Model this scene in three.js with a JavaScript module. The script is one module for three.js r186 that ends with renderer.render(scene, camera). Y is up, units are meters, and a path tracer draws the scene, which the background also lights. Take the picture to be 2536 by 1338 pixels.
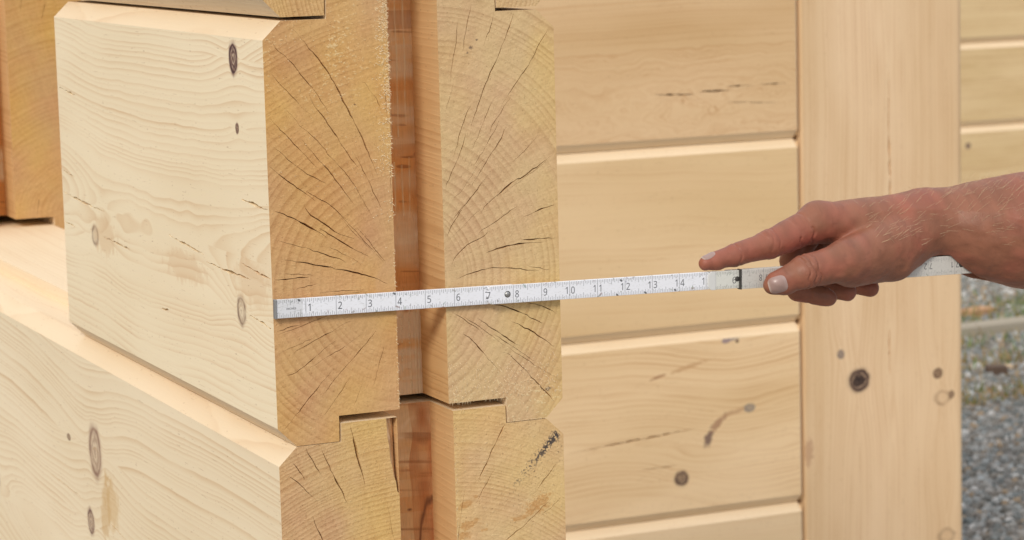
import * as THREE from 'three';
import { mergeGeometries } from 'three/addons/utils/BufferGeometryUtils.js';

// ---------------------------------------------------------------- camera, sky, sun, exposure
const scene = new THREE.Scene();
const GROUND_TO_JOINT = 1.027;            // the joint between the measured log and the one below it, above the ground
const camera = new THREE.PerspectiveCamera(2 * Math.atan(669 / 6538.2) * 180 / Math.PI, 2536 / 1338, 0.1, 200);
camera.position.set(-0.65893, 0.42401 + GROUND_TO_JOINT, 1.95071);
camera.rotation.set(-0.13884, -0.41749, -0.02673, 'YXZ');
camera.focus = 2.08; camera.userData.fStop = 18;
scene.add(camera);

const skyTexture = (() => {               // even overcast: brightest overhead, pale down to the horizon
  const w = 256, h = 128, d = new Float32Array(w * h * 4);
  for (let j = 0; j < h; j++) for (let i = 0; i < w; i++) {
    const el = (j + 0.5) / h * Math.PI - Math.PI / 2, s = Math.max(0, Math.sin(el)), k = (j * w + i) * 4;
    const L = el > 0 ? 0.42 + 0.46 * s : 0.25;
    d[k] = L * 0.97; d[k + 1] = L * 0.99; d[k + 2] = L * 1.04; d[k + 3] = 1;
  }
  const t = new THREE.DataTexture(d, w, h, THREE.RGBAFormat, THREE.FloatType);
  t.mapping = THREE.EquirectangularReflectionMapping; t.magFilter = t.minFilter = THREE.LinearFilter; t.needsUpdate = true;
  return t;
})();
scene.background = skyTexture; scene.environment = skyTexture;
const sun = new THREE.DirectionalLight(new THREE.Color(1, 0.93, 0.82), 1.5);
sun.position.set(-3.7, 3.5, 3.7).add(new THREE.Vector3(0.5, 0.8, -1)); sun.target.position.set(0.5, 0.8, -1);
sun.castShadow = true; sun.shadow.radius = 26; sun.shadow.mapSize.set(2048, 2048);
Object.assign(sun.shadow.camera, { left: -4, right: 8, top: 6, bottom: -6, near: 0.1, far: 30 });
scene.add(sun, sun.target);
const renderer = new THREE.WebGLRenderer({ antialias: true });
renderer.toneMapping = THREE.LinearToneMapping;
renderer.toneMappingExposure = 1.25;
renderer.shadowMap.enabled = true;

// ---------------------------------------------------------------- helpers
let seedState = 20240611;
const rnd = () => { seedState = (seedState + 0x6d2b79f5) | 0; let t = Math.imul(seedState ^ (seedState >>> 15), 1 | seedState); t = (t + Math.imul(t ^ (t >>> 7), 61 | t)) ^ t; return ((t ^ (t >>> 14)) >>> 0) / 4294967296; };
const lattice = new Float32Array(65536); for (let i = 0; i < 65536; i++) lattice[i] = rnd() * 2 - 1;
function noise(x, y) {                    // smooth value noise, -1 to 1
  const xf = Math.floor(x), yf = Math.floor(y); let fx = x - xf, fy = y - yf;
  fx = fx * fx * (3 - 2 * fx); fy = fy * fy * (3 - 2 * fy);
  const x0 = xf & 255, x1 = (xf + 1) & 255, y0 = (yf & 255) << 8, y1 = ((yf + 1) & 255) << 8;
  const a = lattice[y0 + x0], b = lattice[y0 + x1], c = lattice[y1 + x0], d = lattice[y1 + x1];
  return a + (b - a) * fx + (c - a + (a - b - c + d) * fx) * fy;
}
const fbm = (x, y, o = 3) => { let s = 0, a = 0.5; for (let k = 0; k < o; k++) { s += a * noise(x, y); x = x * 2.03 + 17.3; y = y * 2.03 + 9.1; a *= 0.5; } return s; };
const clamp = (v, a = 0, b = 1) => (v < a ? a : v > b ? b : v);
const sstep = (a, b, v) => { const t = clamp((v - a) / (b - a)); return t * t * (3 - 2 * t); };
const mix = (a, b, t) => [a[0] + (b[0] - a[0]) * t, a[1] + (b[1] - a[1]) * t, a[2] + (b[2] - a[2]) * t];
const V3 = (x, y, z) => new THREE.Vector3(x, y, z);

// colour + relief pair of textures from one function of (u, v) in metres; f returns [r, g, b, height]
function texturePair(w, h, sx, sy, f, relief = true) {
  const c = new Uint8Array(w * h * 4), b = relief ? new Uint8Array(w * h * 4) : null;
  for (let j = 0; j < h; j++) for (let i = 0; i < w; i++) {
    const o = f((i + 0.5) / w * sx, (j + 0.5) / h * sy), k = (j * w + i) * 4;
    c[k] = clamp(o[0], 0, 255); c[k + 1] = clamp(o[1], 0, 255); c[k + 2] = clamp(o[2], 0, 255); c[k + 3] = 255;
    if (b) { b[k] = b[k + 1] = b[k + 2] = clamp(o[3] * 255, 0, 255); b[k + 3] = 255; }
  }
  const mk = (d, srgb) => { const t = new THREE.DataTexture(d, w, h); if (srgb) t.colorSpace = THREE.SRGBColorSpace; t.magFilter = THREE.LinearFilter; t.minFilter = THREE.LinearMipmapLinearFilter; t.generateMipmaps = true; t.wrapS = t.wrapT = THREE.MirroredRepeatWrapping; t.needsUpdate = true; return t; };
  return { map: mk(c, true), bump: b ? mk(b, false) : null, sx, sy };
}
function woodMaterial(t, rough = 0.72, bumpScale = 0.0004) {
  const m = new THREE.MeshStandardMaterial({ map: t.map, roughness: rough, side: THREE.DoubleSide });
  if (t.bump) { m.bumpMap = t.bump; m.bumpScale = bumpScale; }
  m.userData.size = [t.sx, t.sy];
  return m;
}

// long-grain wood: rings of a tree cut by a flat face; v0 is where the pith runs, d how deep it lies
function longGrain({ w = 1024, h = 768, sx, sy, seed = 0, v0 = 0.5 * sy, d = 0.03, ring = 0.0045, wander = 0.006, wave = 1, light, dark, contrast = 0.6, knots = [], stains = [], mottled = 0, along = 'u', toneAmp = 1.3 }) {
  return texturePair(w, h, sx, sy, (uu, vv) => {
    let u = uu, v = vv; if (along === 'v') { u = vv; v = uu; }
    let dv = v - v0 - wander * fbm(u * 2.3 + seed, 3.7 + seed, 2) * 2 - 0.0050 * wave * fbm(u * 5 + seed, v * 13 + seed, 2);
    let depth = d + 0.010 * wave * fbm(u * 4 + seed * 1.7, 7.1 + seed, 2);
    let r = Math.sqrt(dv * dv + depth * depth) + 0.0004 * wave * noise(u * 40 + seed, v * 70);
    if (mottled) r += mottled * sstep(0.14, 0.03, Math.abs(v - 0.07)) * fbm(u * 16 + seed, v * 26, 4);
    let kn = 0, kcol = null;
    for (const k of knots) {
      const a = (u - k[0]) / k[2], b = (v - k[1]) / k[3], q = Math.sqrt(a * a + b * b) * (1 + 0.10 * fbm(a * 1.3 + k[0] * 90, b * 1.3 + 5, 3));
      const far = Math.exp(-(a * a / 26 + b * b / 9));
      r += far * k[3] * 0.75 * (v >= k[1] ? 1 : -1) * (v >= v0 ? 1 : -1) * (1 - Math.exp(-q * q));
      if (q < 1.5) {
        const rim = 0.8 * Math.exp(-(((q - 0.9) / 0.24) ** 2)) * (0.75 + 0.5 * noise(a * 2.2 + k[0] * 50, b * 2.2)), inside = sstep(1.05, 0.85, q), w2 = k[5] ?? 0.8;
        const t = clamp(rim * w2 + inside * (k[4] ?? 0.5) * (0.75 + 0.35 * Math.sin(q * 16 + noise(a * 4, b * 4) * 2)));
        if (t > kn) { kn = t; kcol = k[6] || [112, 76, 56]; }
      }
    }
    const ph = r / ring + 1.1 * noise(r * 70 + seed, seed * 3.1) + 0.25 * fbm(r * 160, seed, 2), s = ph - Math.floor(ph);
    const late = Math.pow(s, 2.1) * sstep(1, 0.88, s);
    const strength = 0.55 + 0.45 * noise(Math.floor(ph) * 7.31 + seed, 2.2);
    const fibre = noise(u * 55 + seed, v * 2600) * 0.5 + noise(u * 12, v * 900 + seed) * 0.5;
    let t = clamp(contrast * late * strength * (0.72 + 0.45 * noise(u * 14, v * 60 + seed) + 0.7 * fbm(u * 2.5 + 9, v * 9 + seed, 2)) + 0.045 * fibre + 0.10 * fbm(u * 3 + seed, v * 14, 3));
    let c = mix(light, dark, t);
    const tone = fbm(u * 2.2 + seed * 3, v * 9 + 11, 3);
    c = [c[0] + 7 * tone * toneAmp + 3 * fibre, c[1] + 8 * tone * toneAmp + 3.5 * fibre, c[2] + 10 * tone * toneAmp + 3.5 * fibre];
    const pore = noise(u * 130 + seed, v * 1500);
    if (pore > 0.83) c = mix(c, [150, 112, 76], (pore - 0.83) * 2.4);
    if (kcol) c = mix(c, kcol, kn);
    for (const q of stains) {             // [u, v, ru, rv, colour, strength, angle]
      const ca = Math.cos(q[6] || 0), sa = Math.sin(q[6] || 0), du = u - q[0], dw = v - q[1];
      const e = Math.hypot((du * ca + dw * sa) / q[2], (-du * sa + dw * ca) / q[3]) + 0.45 * fbm(u * 160, v * 160, 3);
      if (e < 1) c = mix(c, q[4], q[5] * sstep(1, 0.55, e));
    }
    return [c[0], c[1], c[2], clamp(0.6 - 0.35 * late * contrast + 0.10 * fibre - 0.25 * kn)];
  });
}

// end grain: rings round the pith, fine rays, saw-torn fibres
function endGrain({ w = 768, h = 1024, sx, sy, seed = 0, px, py, ring = 0.0050, base, late, rings = 0.5, torn = () => 0.2, marks = null, tone = 1 }) {
  return texturePair(w, h, sx, sy, (u, v) => {
    const dx = u - px, dy = v - py, th = Math.atan2(dy, dx);
    let r = Math.hypot(dx, dy) * (1 + 0.05 * noise(Math.cos(th) * 1.6 + seed, Math.sin(th) * 1.6));
    r += 0.0012 * fbm(u * 30 + seed, v * 30, 3);
    const ph = r / ring + 0.9 * noise(r * 85 + seed, 4.1), id = Math.floor(ph), s = ph - id;
    const lt = Math.pow(s, 2.2) * sstep(1, 0.86, s) * (0.45 + 0.55 * (0.5 + 0.5 * noise(id * 5.7 + seed, th * 1.5 + seed)));
    const ray = noise(Math.cos(th) * 90 + seed + Math.sin(th) * 40, Math.sin(th) * 90 + r * 8) * sstep(0.004, 0.03, r);
    const grain = noise(u * 2300 + seed, v * 2300), grain2 = fbm(u * 620 + seed, v * 620, 2), patch = fbm(u * 14 + seed, v * 11 + 3, 3), patch2 = fbm(u * 33 + 40 + seed, v * 30, 3);
    let c = mix(base, late, clamp(rings * lt * (0.55 + 0.9 * clamp(0.5 + fbm(u * 22 + 3, v * 18 + seed, 3) * 1.6)) + 0.09 * ray + 0.16 * patch2));
    c = mix(c, [c[0] + 8, c[1] + 6, c[2] - 14], clamp(0.25 + patch * 1.3) * tone);
    c = mix(c, [c[0] + 1, c[1] - 4, c[2] + 1], clamp(0.4 + patch2 * 1.2));
    const amt = torn(u, v), fuzz = noise(u * 420 + dy * 200 + seed, v * 900 - dx * 60) * 0.6 + noise(u * 1100, v * 1300 + seed) * 0.5;
    const hi = sstep(0.55 - 0.5 * amt, 1.0 - 0.4 * amt, fuzz);
    c = mix(c, [236, 208, 158], hi * (0.25 + 0.6 * amt));
    const lo = sstep(0.62, 0.95, noise(u * 1500 + 31, v * 1300 + seed));
    c = mix(c, [138, 92, 52], lo * 0.28);
    const saw = noise((u * 0.94 + v * 0.34) * 26 + seed, (v * 0.94 - u * 0.34) * 620); c = mix(c, [c[0] - 12, c[1] - 12, c[2] - 11], clamp(0.5 + saw * 0.8) * 0.5);
    c = [c[0] + 9 * grain2 + 4 * grain, c[1] + 8 * grain2 + 4 * grain, c[2] + 7 * grain2 + 3 * grain];
    if (marks) c = marks(c, u, v);
    return [c[0], c[1], c[2], clamp(0.45 + 0.30 * hi + 0.22 * grain2 + 0.12 * grain - 0.3 * lo - 0.12 * lt)];
  });
}

// ---- flat faces with real splits in them
function pointsToPolys(list, contour, widthScale = 1, grow = 0) {
  const polys = [];
  const inside = (x, y, poly) => { let r = false; for (let i = 0, j = poly.length - 1; i < poly.length; j = i++) { const [a, b] = poly[i], [c, d] = poly[j]; if ((b > y) !== (d > y) && x < (c - a) * (y - b) / (d - b) + a) r = !r; } return r; };
  const cross = (p, q, r, s) => { const o = (a, b, c) => (b[0] - a[0]) * (c[1] - a[1]) - (b[1] - a[1]) * (c[0] - a[0]); return o(p, q, r) * o(p, q, s) < 0 && o(r, s, p) * o(r, s, q) < 0; };
  const hits = (A, B) => { for (let i = 0; i < A.length; i++) for (let j = 0; j < B.length; j++) if (cross(A[i], A[(i + 1) % A.length], B[j], B[(j + 1) % B.length])) return true; return false; };
  for (const row of list) {
    const w = row[0] * widthScale / 1000, pts = [], xs = contour.map((q) => q[0]), lowX = Math.min(...xs) + 0.0012, highX = Math.max(...xs) - 0.0012; for (let i = 1; i < row.length; i += 2) pts.push([row[i] / 1000 > highX + 0.006 ? row[i] / 1000 : Math.min(highX, row[i] / 1000 < lowX - 0.006 ? row[i] / 1000 : Math.max(lowX, row[i] / 1000)), row[i + 1] / 1000]);
    if (!pts.some(([x, y]) => inside(x, y, contour))) continue;
    if (grow) { // real splits run out in a hairline at both ends
      const ext = (p, q) => { const l = Math.hypot(p[0] - q[0], p[1] - q[1]) || 1; return [p[0] + (p[0] - q[0]) / l * grow * (0.5 + rnd()), p[1] + (p[1] - q[1]) / l * grow * (0.5 + rnd())]; };
      const a0 = ext(pts[0], pts[1]), a1 = ext(pts[pts.length - 1], pts[pts.length - 2]); if (inside(...a0, contour)) pts.unshift(a0); if (inside(...a1, contour)) pts.push(a1);
    }
    let len = 0; const seg = []; for (let i = 1; i < pts.length; i++) { const l = Math.hypot(pts[i][0] - pts[i - 1][0], pts[i][1] - pts[i - 1][1]); seg.push(l); len += l; }
    const n = Math.max(6, Math.ceil(len / 0.0034)), mid = [], k0 = rnd() * 100;
    for (let i = 0; i <= n; i++) {
      let s = i / n * len, q = 0; while (q < seg.length - 1 && s > seg[q]) s -= seg[q++];
      const t = s / seg[q], a = pts[q], b = pts[q + 1], nx = -(b[1] - a[1]) / seg[q], ny = (b[0] - a[0]) / seg[q], j = i && i < n ? 0.0007 * noise(i * 0.9 + k0, 4.4) : 0;
      mid.push([a[0] + (b[0] - a[0]) * t + nx * j, a[1] + (b[1] - a[1]) * t + ny * j, nx, ny]);
    }
    const L = [], R = [];
    for (let i = 1; i < n; i++) { const t = i / n, half = 0.5 * w * Math.pow(Math.sin(Math.PI * Math.pow(t, k0 > 50 ? 0.75 : 1.3)), 0.65) * (0.85 + 0.7 * noise(i * 0.5 + k0, 9.2)); const m = mid[i]; L.push([m[0] + m[2] * half, m[1] + m[3] * half]); R.push([m[0] - m[2] * half, m[1] - m[3] * half]); }
    const poly = [[mid[0][0], mid[0][1]], ...R, [mid[n][0], mid[n][1]], ...L.reverse()];
    if (!poly.every(([x, y]) => inside(x, y, contour))) continue;
    if (polys.some((o) => hits(o.poly, poly))) continue;
    polys.push({ poly, mid, w });
  }
  return polys;
}
// contour [[x, y], ...]; the face looks along +z; each split is a wedge that runs into the wood
function splitFace(contour, cracks, size, origin = [0, 0], depth = 0.014, widthScale = 1, steep = 11, grow = 0) {
  const polys = pointsToPolys(cracks, contour, widthScale, grow), P = [], U = [], I = [];
  const ring = (p) => p.map(([x, y]) => new THREE.Vector2(x, y));
  const ct = ring(contour); if (THREE.ShapeUtils.area(ct) < 0) ct.reverse();
  const holes = polys.map((o) => { const r = ring(o.poly); if (THREE.ShapeUtils.area(r) > 0) r.reverse(); return r; });
  const faces = THREE.ShapeUtils.triangulateShape(ct, holes);
  const put = (x, y, z) => { P.push(x, y, z); U.push((x - origin[0]) / size[0], (y - origin[1]) / size[1]); return P.length / 3 - 1; };
  for (const v of [...ct, ...holes.flat()]) put(v.x, v.y, 0);
  for (const f of faces) I.push(f[0], f[1], f[2]);
  for (const { poly, mid, w } of polys) {
    const n = mid.length - 1, D = Math.min(depth, w * steep), R = [], L = [], B = [];
    for (let i = 0; i <= n; i++) {
      const r = i === 0 || i === n ? (i === 0 ? poly[0] : poly[n]) : poly[i], l = i === 0 ? poly[0] : i === n ? poly[n] : poly[2 * n - i];
      R.push(put(r[0], r[1], 0)); L.push(put(l[0], l[1], 0)); B.push(put(mid[i][0], mid[i][1], -D * Math.sin(Math.PI * clamp(i / n, 0.04, 0.96))));
    }
    for (let i = 0; i < n; i++) { I.push(R[i], R[i + 1], B[i + 1], R[i], B[i + 1], B[i], L[i], B[i + 1], L[i + 1], L[i], B[i], B[i + 1]); }
  }
  const g = new THREE.BufferGeometry();
  g.setAttribute('position', new THREE.Float32BufferAttribute(P, 3)); g.setAttribute('uv', new THREE.Float32BufferAttribute(U, 2)); g.setIndex(I);
  const flat = g.toNonIndexed(); flat.computeVertexNormals(); return flat;
}
// a quad a-b-c-d with uv in metres divided by size
function quad(a, b, c, d, size, uvs) {
  const g = new THREE.BufferGeometry(), p = [a, b, c, a, c, d], q = uvs || [[0, 0], [1, 0], [1, 1], [0, 1]], u = [q[0], q[1], q[2], q[0], q[2], q[3]];
  g.setAttribute('position', new THREE.Float32BufferAttribute(p.flat(), 3)); g.setAttribute('uv', new THREE.Float32BufferAttribute(u.map((t) => [t[0] / size[0], t[1] / size[1]]).flat(), 2));
  g.computeVertexNormals(); return g;
}
function addMesh(name, geometries, material, parent) {
  const g = Array.isArray(geometries) ? (geometries.length > 1 ? mergeGeometries(geometries.map((q) => { const r = q.index ? q.toNonIndexed() : q; for (const k of Object.keys(r.attributes)) if (!['position', 'normal', 'uv', 'color'].includes(k)) r.deleteAttribute(k); return r; })) : geometries[0]) : geometries;
  const m = new THREE.Mesh(g, material); m.name = name; m.castShadow = m.receiveShadow = true; parent.add(m); return m;
}
function thing(name, label, category, at = [0, 0, 0], group) {
  const o = new THREE.Group(); o.name = name; o.position.set(...at); o.userData = { label, category }; if (group) o.userData.group = group; scene.add(o); return o;
}

// ---------------------------------------------------------------- splits read along the faces: [width, x, y, x, y ...] in millimetres
const mainEndCracks = [[1.7,26.7,329.3,35.3,317.9,47.7,302.7,57.6,287.4,67.4,267.1,77.2,246.7,84.6,230.1,88.2,220.5],
[1.9,51.5,337.8,57.9,327.9,64.1,320.3,67.1,311.6,69.9,299.1,73.5,289.1,76.8,279.2],
[0.9,11.3,315.4,21.9,305.1,34.2,289.8,42.9,279.6,50.3,266.8],
[1.3,38.7,271.8,49.9,257,59.8,241.6,71,223.5],
[0.7,19,266.1,28.9,253.3,41.5,242.7,51.5,229.7,65.4,213.9,75.4,198.2,82.9,184.5],
[0.7,11.6,289.8,19.6,280.8,32,266.6],
[0.8,8.3,255.7,19.4,244,31.9,230.9,37.5,224.4],
[1.3,33.5,237.6,44.7,223.9,54.8,212.1,66,196.3],
[0.9,5,240,16.2,229.4,28.8,218.7,40.3,211.8],
[1.4,43,212.9,53.1,202.2,67,185.7,77.1,171.1],
[1.1,6.8,219.6,18.1,210.2,34.5,197.9],
[1,74.4,225.7,81.3,212.8,89.9,193.4],
[0.7,34.6,200.4,48.7,191.9,64,178.3],
[1.9,3.2,189.2,9.3,186.7,17,183.6,29.7,175.9,40,169.5],
[1.2,32.7,185,42.9,177.4,54.4,169,61.6,165],
[1.1,47.8,168.3,60.7,159.2,68.5,154.8,76.3,149.8],
[1.1,3.9,165.4,16.1,162.2,32.9,156.3,47.1,150.2,58.2,146.2],
[1.8,7.2,150.3,22,147.2,41.5,142.5,62.5,137,78.3,132,89.5,127.5],
[1.9,1.9,134.6,9.8,134.1,19.6,134.3],
[0.9,15.8,138.1,26.9,136.8],
[1,76.9,166.1,84.5,156.1,93.5,144.6],
[0.7,43.4,121.3,67.2,120.9],
[0.7,20.5,126.1,31.1,127.5],
[1,2.3,93.3,6.8,93.9,12.1,95.5],
[1.1,19.3,77.3,32.6,83,46,88.1,60.9,94.9],
[1.1,17.2,59.3,29.4,66.9,45.7,78.6],
[0.7,29.2,61.9,42.7,68.8,57.5,75,68.4,81.6],
[1.2,44.4,44.6,54.1,55.6,67.9,68.3,81.8,81.6],
[1.2,42,52.9,27.1,37.1,12.6,21.7],
[0.7,83.2,45.1,86.3,55.1,90.7,67.4],
[0.8,43,26.7,49.5,34.9,55.9,42.6],
[0.8,64.1,26,67.4,33,70.3,40.1],
[1.1,175.9,339.1,172.7,325.4,169.7,315.5],
[1,197.1,336.9,193.3,323.3,188.9,315.9],
[1.7,212.8,330,204,311.4,193.7,290.5,184.9,273.2,175.9,251],
[0.9,163.8,323.3,161.2,305.9,158,292.2],
[1.2,238.8,312.4,228.6,296.4,221.3,286.5,212.6,275.6,204,264.6],
[1.1,203.9,260.8,198,252.2,192.3,244.9],
[1.1,171.3,258.8,166.2,246.5,160.8,230.3],
[1.1,195,242.2,186.3,228.8,178.3,217.2],
[1.1,167.1,232.5,161.2,218.9,155.3,207.9,151.7,201.2],
[1.3,200.3,234.3,190.2,220.9,181.5,209.3,175.8,202.1],
[2.2,247.6,219.3,231.8,209.3,216,200,212.6,200.3,200.4,192.1,184.8,180.4],
[1.5,183.3,200.9,175.4,191.3,162.6,178.8,159.8,175.1],
[1,159,172,153.3,164.8],
[1.6,246.4,176.6,235,174.2,223.6,170.5],
[0.9,208.3,175.5,197,168.6,181.4,160.8],
[1.2,182.7,156.2,170,150.7,163,146.2,155.9,139.7],
[2.1,227.9,146.7,215.9,146.8,201.9,145.7,187.8,142.9],
[1.5,245.7,149.1,235.8,149.6,223.8,149.8],
[1.7,204.9,128,190.2,129.2,179,128.5,170.7,126.3,163.7,124.3],
[1,221.6,124.5,206.2,127.3],
[0.8,240.7,123.2,223.8,126.9],
[1.6,193.5,97.9,206,93.6,217.1,88.1,225.4,83.4],
[1,227.2,96.3,235.6,92.3,242.6,88.2],
[1.3,180.5,84.2,194.2,74.5,207.9,64.1],
[0.8,170.8,85.1,180.3,78.4,189.9,71],
[1.3,207,82.5,222.3,73.9,233.5,65.7,243.3,58.5],
[1.3,167.6,73.7,177,61.8,189.1,47],
[1.5,202.1,56.2,213,45.4,224,32.5,237.2,18]];
const lowerEndCracks = [[3,61.2,349.4,63.2,339.3,65.8,325.1,70.8,306.7],
[1.8,35.7,333.4,40.4,322,46,308.6,52.7,294.9],
[1.2,24.8,329.7,32,317.1],
[0.8,11.3,324.3,18.6,314.7],
[0.9,13.3,309.4,22.1,299.5],
[1.6,29.1,270,33.8,259.5],
[2.8,196.8,335.8,191.7,328.4,184.8,317,180.2,308.4,175.1,298.9],
[0.9,183.1,295.9,171.7,278],
[1.4,240.7,296.5,223.1,277],
[0.9,247.3,270.1,233.6,259.4],
[1.2,230.4,263.9,210.1,248.3,194.5,238.5]];
const mainSideCracks = [[1.2,644.3,252.8,571.8,247.5],
[1,640.9,169.6,590.9,165.7],
[1.4,641.5,147.4,559.9,143.5,485.6,141.5],
[1.2,643.7,117.4,600.4,115.9],
[1.2,496.6,117.1,400.7,114.4],
[1.5,68.4,191.9,17.4,190.1,-3.7,189.4],
[1.4,277,141.5,173.3,134.9],
[1.5,175.3,130.2,121.7,128.6,53.1,128.8],
[1.4,76.1,139.9,28.2,135.7,-3.3,135.2],
[1,62.9,99.2,27,97.1,-1.8,93.7],
[1.2,309.9,71.7,287.5,73.3]];
const lowerSideCracks = [[1,757.8,174,616.7,173.3],
[1.2,527.3,169.3,468.4,163.5]];
const wallCracks = [[4,1459.9,79.6,1500.1,77.5,1543.5,76.4],
[4,1552.3,79.8,1593.1,79.7,1615.1,79],
[3,1609.4,87.1,1663.9,85],
[2.5,1674.3,86.8,1729.5,86],
[2,1729.3,75.5,1759.4,73.2],
[1.5,1607.4,58.7,1717,51.9],
[2.5,1724,123.5,1758.5,124.4],
[4,1272.1,-546.3,1350.4,-539.7,1447.2,-533.3,1534.3,-526.6],
[4,1620.2,-433.1,1686,-430.9,1757.7,-427.5],
[3,1665.2,-518.7,1712.2,-511.5,1756.7,-507.4],
[2,1419.7,-591.6,1495.1,-590.9],
[2,1677.9,-124,1757.6,-131.8]];

// ---------------------------------------------------------------- timbers
const W = 0.249, H = 0.3373, C = 0.0152, TONGUE = 0.0145, RECESS = 0.0208;
const PALE = [245, 226, 190], LINE = [206, 162, 114];
const bodyWood = woodMaterial(longGrain({ w: 768, h: 384, sx: 0.9, sy: 0.25, seed: 4.2, v0: 0.02, d: 0.05, ring: 0.0052, light: [240, 217, 182], dark: [208, 168, 124], contrast: 0.5 }));
const mainSide = woodMaterial(longGrain({
  w: 1024, h: 1024, sx: 0.70, sy: H, seed: 1.3, v0: 0.145, d: 0.055, ring: 0.0046, wander: 0.016, wave: 1.5, light: PALE, dark: LINE, contrast: 0.66,
  knots: [[0.0746, 0.3051, 0.010, 0.0125, 0.8, 0.9, [78, 46, 40]], [0.0716, 0.2492, 0.004, 0.0045, 0.9, 0.7, [96, 62, 48]], [0.5255, 0.1151, 0.0115, 0.0095, 0.16, 0.75, [110, 80, 62]], [0.0795, 0.0998, 0.0105, 0.0118, 0.22, 0.72, [112, 82, 64]]],
  stains: [[0.49, 0.118, 0.05, 0.022, [214, 174, 128], 0.35, 0], [0.235, 0.118, 0.07, 0.016, [218, 180, 136], 0.32, 0], [0.05, 0.125, 0.05, 0.022, [218, 178, 134], 0.3, 0]],
}), 0.7, 0.00007);
const lowerSide = woodMaterial(longGrain({
  w: 1280, h: 640, sx: 1.3, sy: H, seed: 8.6, v0: 0.105, d: 0.034, ring: 0.0056, wander: 0.010, wave: 1.35, light: [243, 224, 190], dark: [204, 164, 116], contrast: 0.66,
  knots: [[0.5656, 0.2324, 0.0215, 0.0262, 0.42, 0.55, [128, 92, 74]], [0.5950, 0.1546, 0.0125, 0.0130, 0.55, 0.6, [112, 80, 66]], [0.6676, 0.2287, 0.007, 0.0034, 0.9, 0.6, [132, 104, 80]], [1.02, 0.12, 0.02, 0.022, 0.4, 0.6, [120, 88, 70]]],
  stains: [[0.535, 0.183, 0.022, 0.042, [200, 158, 100], 0.42, 0.25], [0.512, 0.19, 0.03, 0.03, [206, 164, 104], 0.4, 0]],
}), 0.7, 0.00007);

const PITH = [0.108, 0.124];
const mainEnd = woodMaterial(endGrain({
  sx: W, sy: H + TONGUE, seed: 2.4, px: PITH[0], py: PITH[1], ring: 0.0064, base: [212, 170, 118], late: [166, 118, 72], rings: 0.5,
  torn: (u, v) => clamp(0.10 + 0.55 * sstep(0.22, 0.31, v) * sstep(0.105, 0.06, u) * (0.6 + noise(u * 50, v * 40)) + 0.75 * sstep(0.085, 0.104, u) * sstep(0.15, 0.24, v) * (u < 0.105 ? 1 : 0) + 0.5 * (u > 0.147 ? 1 : 0) * sstep(0.055, 0.02, v)),
  marks: (c, u, v) => {                   // resin specks by the right-hand top, a pale sap band near the pith
    for (const [x, y, r] of [[0.1755, 0.3085, 0.0022], [0.1725, 0.3045, 0.0013], [0.1805, 0.3145, 0.0012], [0.0745, 0.2685, 0.0011], [0.236, 0.0245, 0.003]]) { const e = Math.hypot(u - x, (v - y) * 1.5) / r + 0.4 * noise(u * 1500, v * 1500); if (e < 1) c = mix(c, [96, 66, 46], 0.75 * (1 - e * e)); }
    if (u > 0.147) c = mix(c, [c[0] + 10, c[1] + 24, c[2] + 28], 0.8);
    const q = Math.hypot(u - PITH[0], v - PITH[1]); if (q < 0.022) c = mix(c, [204, 160, 116], 0.45 * sstep(0.022, 0.019, q + 0.002 * noise(u * 90, v * 90)));
    return c;
  },
}), 0.82, 0.0005);
const lowerEnd = woodMaterial(endGrain({
  sx: W, sy: H + TONGUE, seed: 7.7, px: 0.125, py: 0.03, ring: 0.0034, base: [216, 180, 130], late: [172, 128, 82], rings: 0.62, torn: () => 0.16,
  marks: (c, u, v) => {
    if (u > 0.147) c = mix(c, [c[0] + 6, c[1] + 12, c[2] + 20], 0.7);
    { // pencil scrawl smudged across the right half, a band of grey flecks
      const t = ((u - 0.2408) * -0.0339 + (v - 0.3201) * -0.0320) / (0.0339 ** 2 + 0.032 ** 2), off = ((u - 0.2408) * -0.0320 + (v - 0.3201) * 0.0339) / 0.0466;
      if (t > -0.1 && t < 1.15) { const a = Math.exp(-((off / 0.0042) ** 2)) * (1.05 - 0.75 * t); if (noise(u * 1300, v * 1300) * 0.6 + noise(u * 620 + 9, v * 700) * 0.5 > 0.55 - 0.75 * a) c = mix(c, [80, 70, 64], clamp(a * 1.15)); }
      const sp = sstep(0.7, 0.95, noise(u * 900, v * 900 + 7)) * Math.exp(-(((off + 0.006) / 0.014) ** 2)) * (t > -0.3 && t < 1.4 ? 1 : 0); c = mix(c, [110, 86, 62], sp * 0.7);
    }
    for (const [x, y, a, b, ang] of [[0.224, 0.2655, 0.013, 0.0075, 0.35], [0.2055, 0.2555, 0.010, 0.0024, 0.12], [0.162, 0.2555, 0.010, 0.0042, 0.2], [0.160, 0.2735, 0.010, 0.0034, 0.45], [0.157, 0.2465, 0.006, 0.004, 0.2], [0.176, 0.2500, 0.004, 0.0015, 0.1]]) {
      const ca = Math.cos(ang), sa = Math.sin(ang), du = u - x, dv = v - y; const e = Math.hypot((du * ca + dv * sa) / a, (-du * sa + dv * ca) / b) + 0.75 * fbm(u * 190 + 3, v * 330, 4) + 0.2 * noise(u * 900, v * 400);
      if (e < 1) c = mix(c, [188, 132, 72], 0.62 * sstep(1, 0.55, e) * (0.75 + 0.4 * noise(u * 700, v * 1500)));
    }
    return c;
  },
}), 0.82, 0.0007);
const farEnd = woodMaterial(endGrain({ w: 512, h: 640, sx: W, sy: H + TONGUE, seed: 12.1, px: 0.23, py: 0.02, ring: 0.0070, base: [202, 162, 108], late: [172, 126, 74], rings: 0.5, torn: () => 0.08 }), 0.82, 0.0005);
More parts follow.
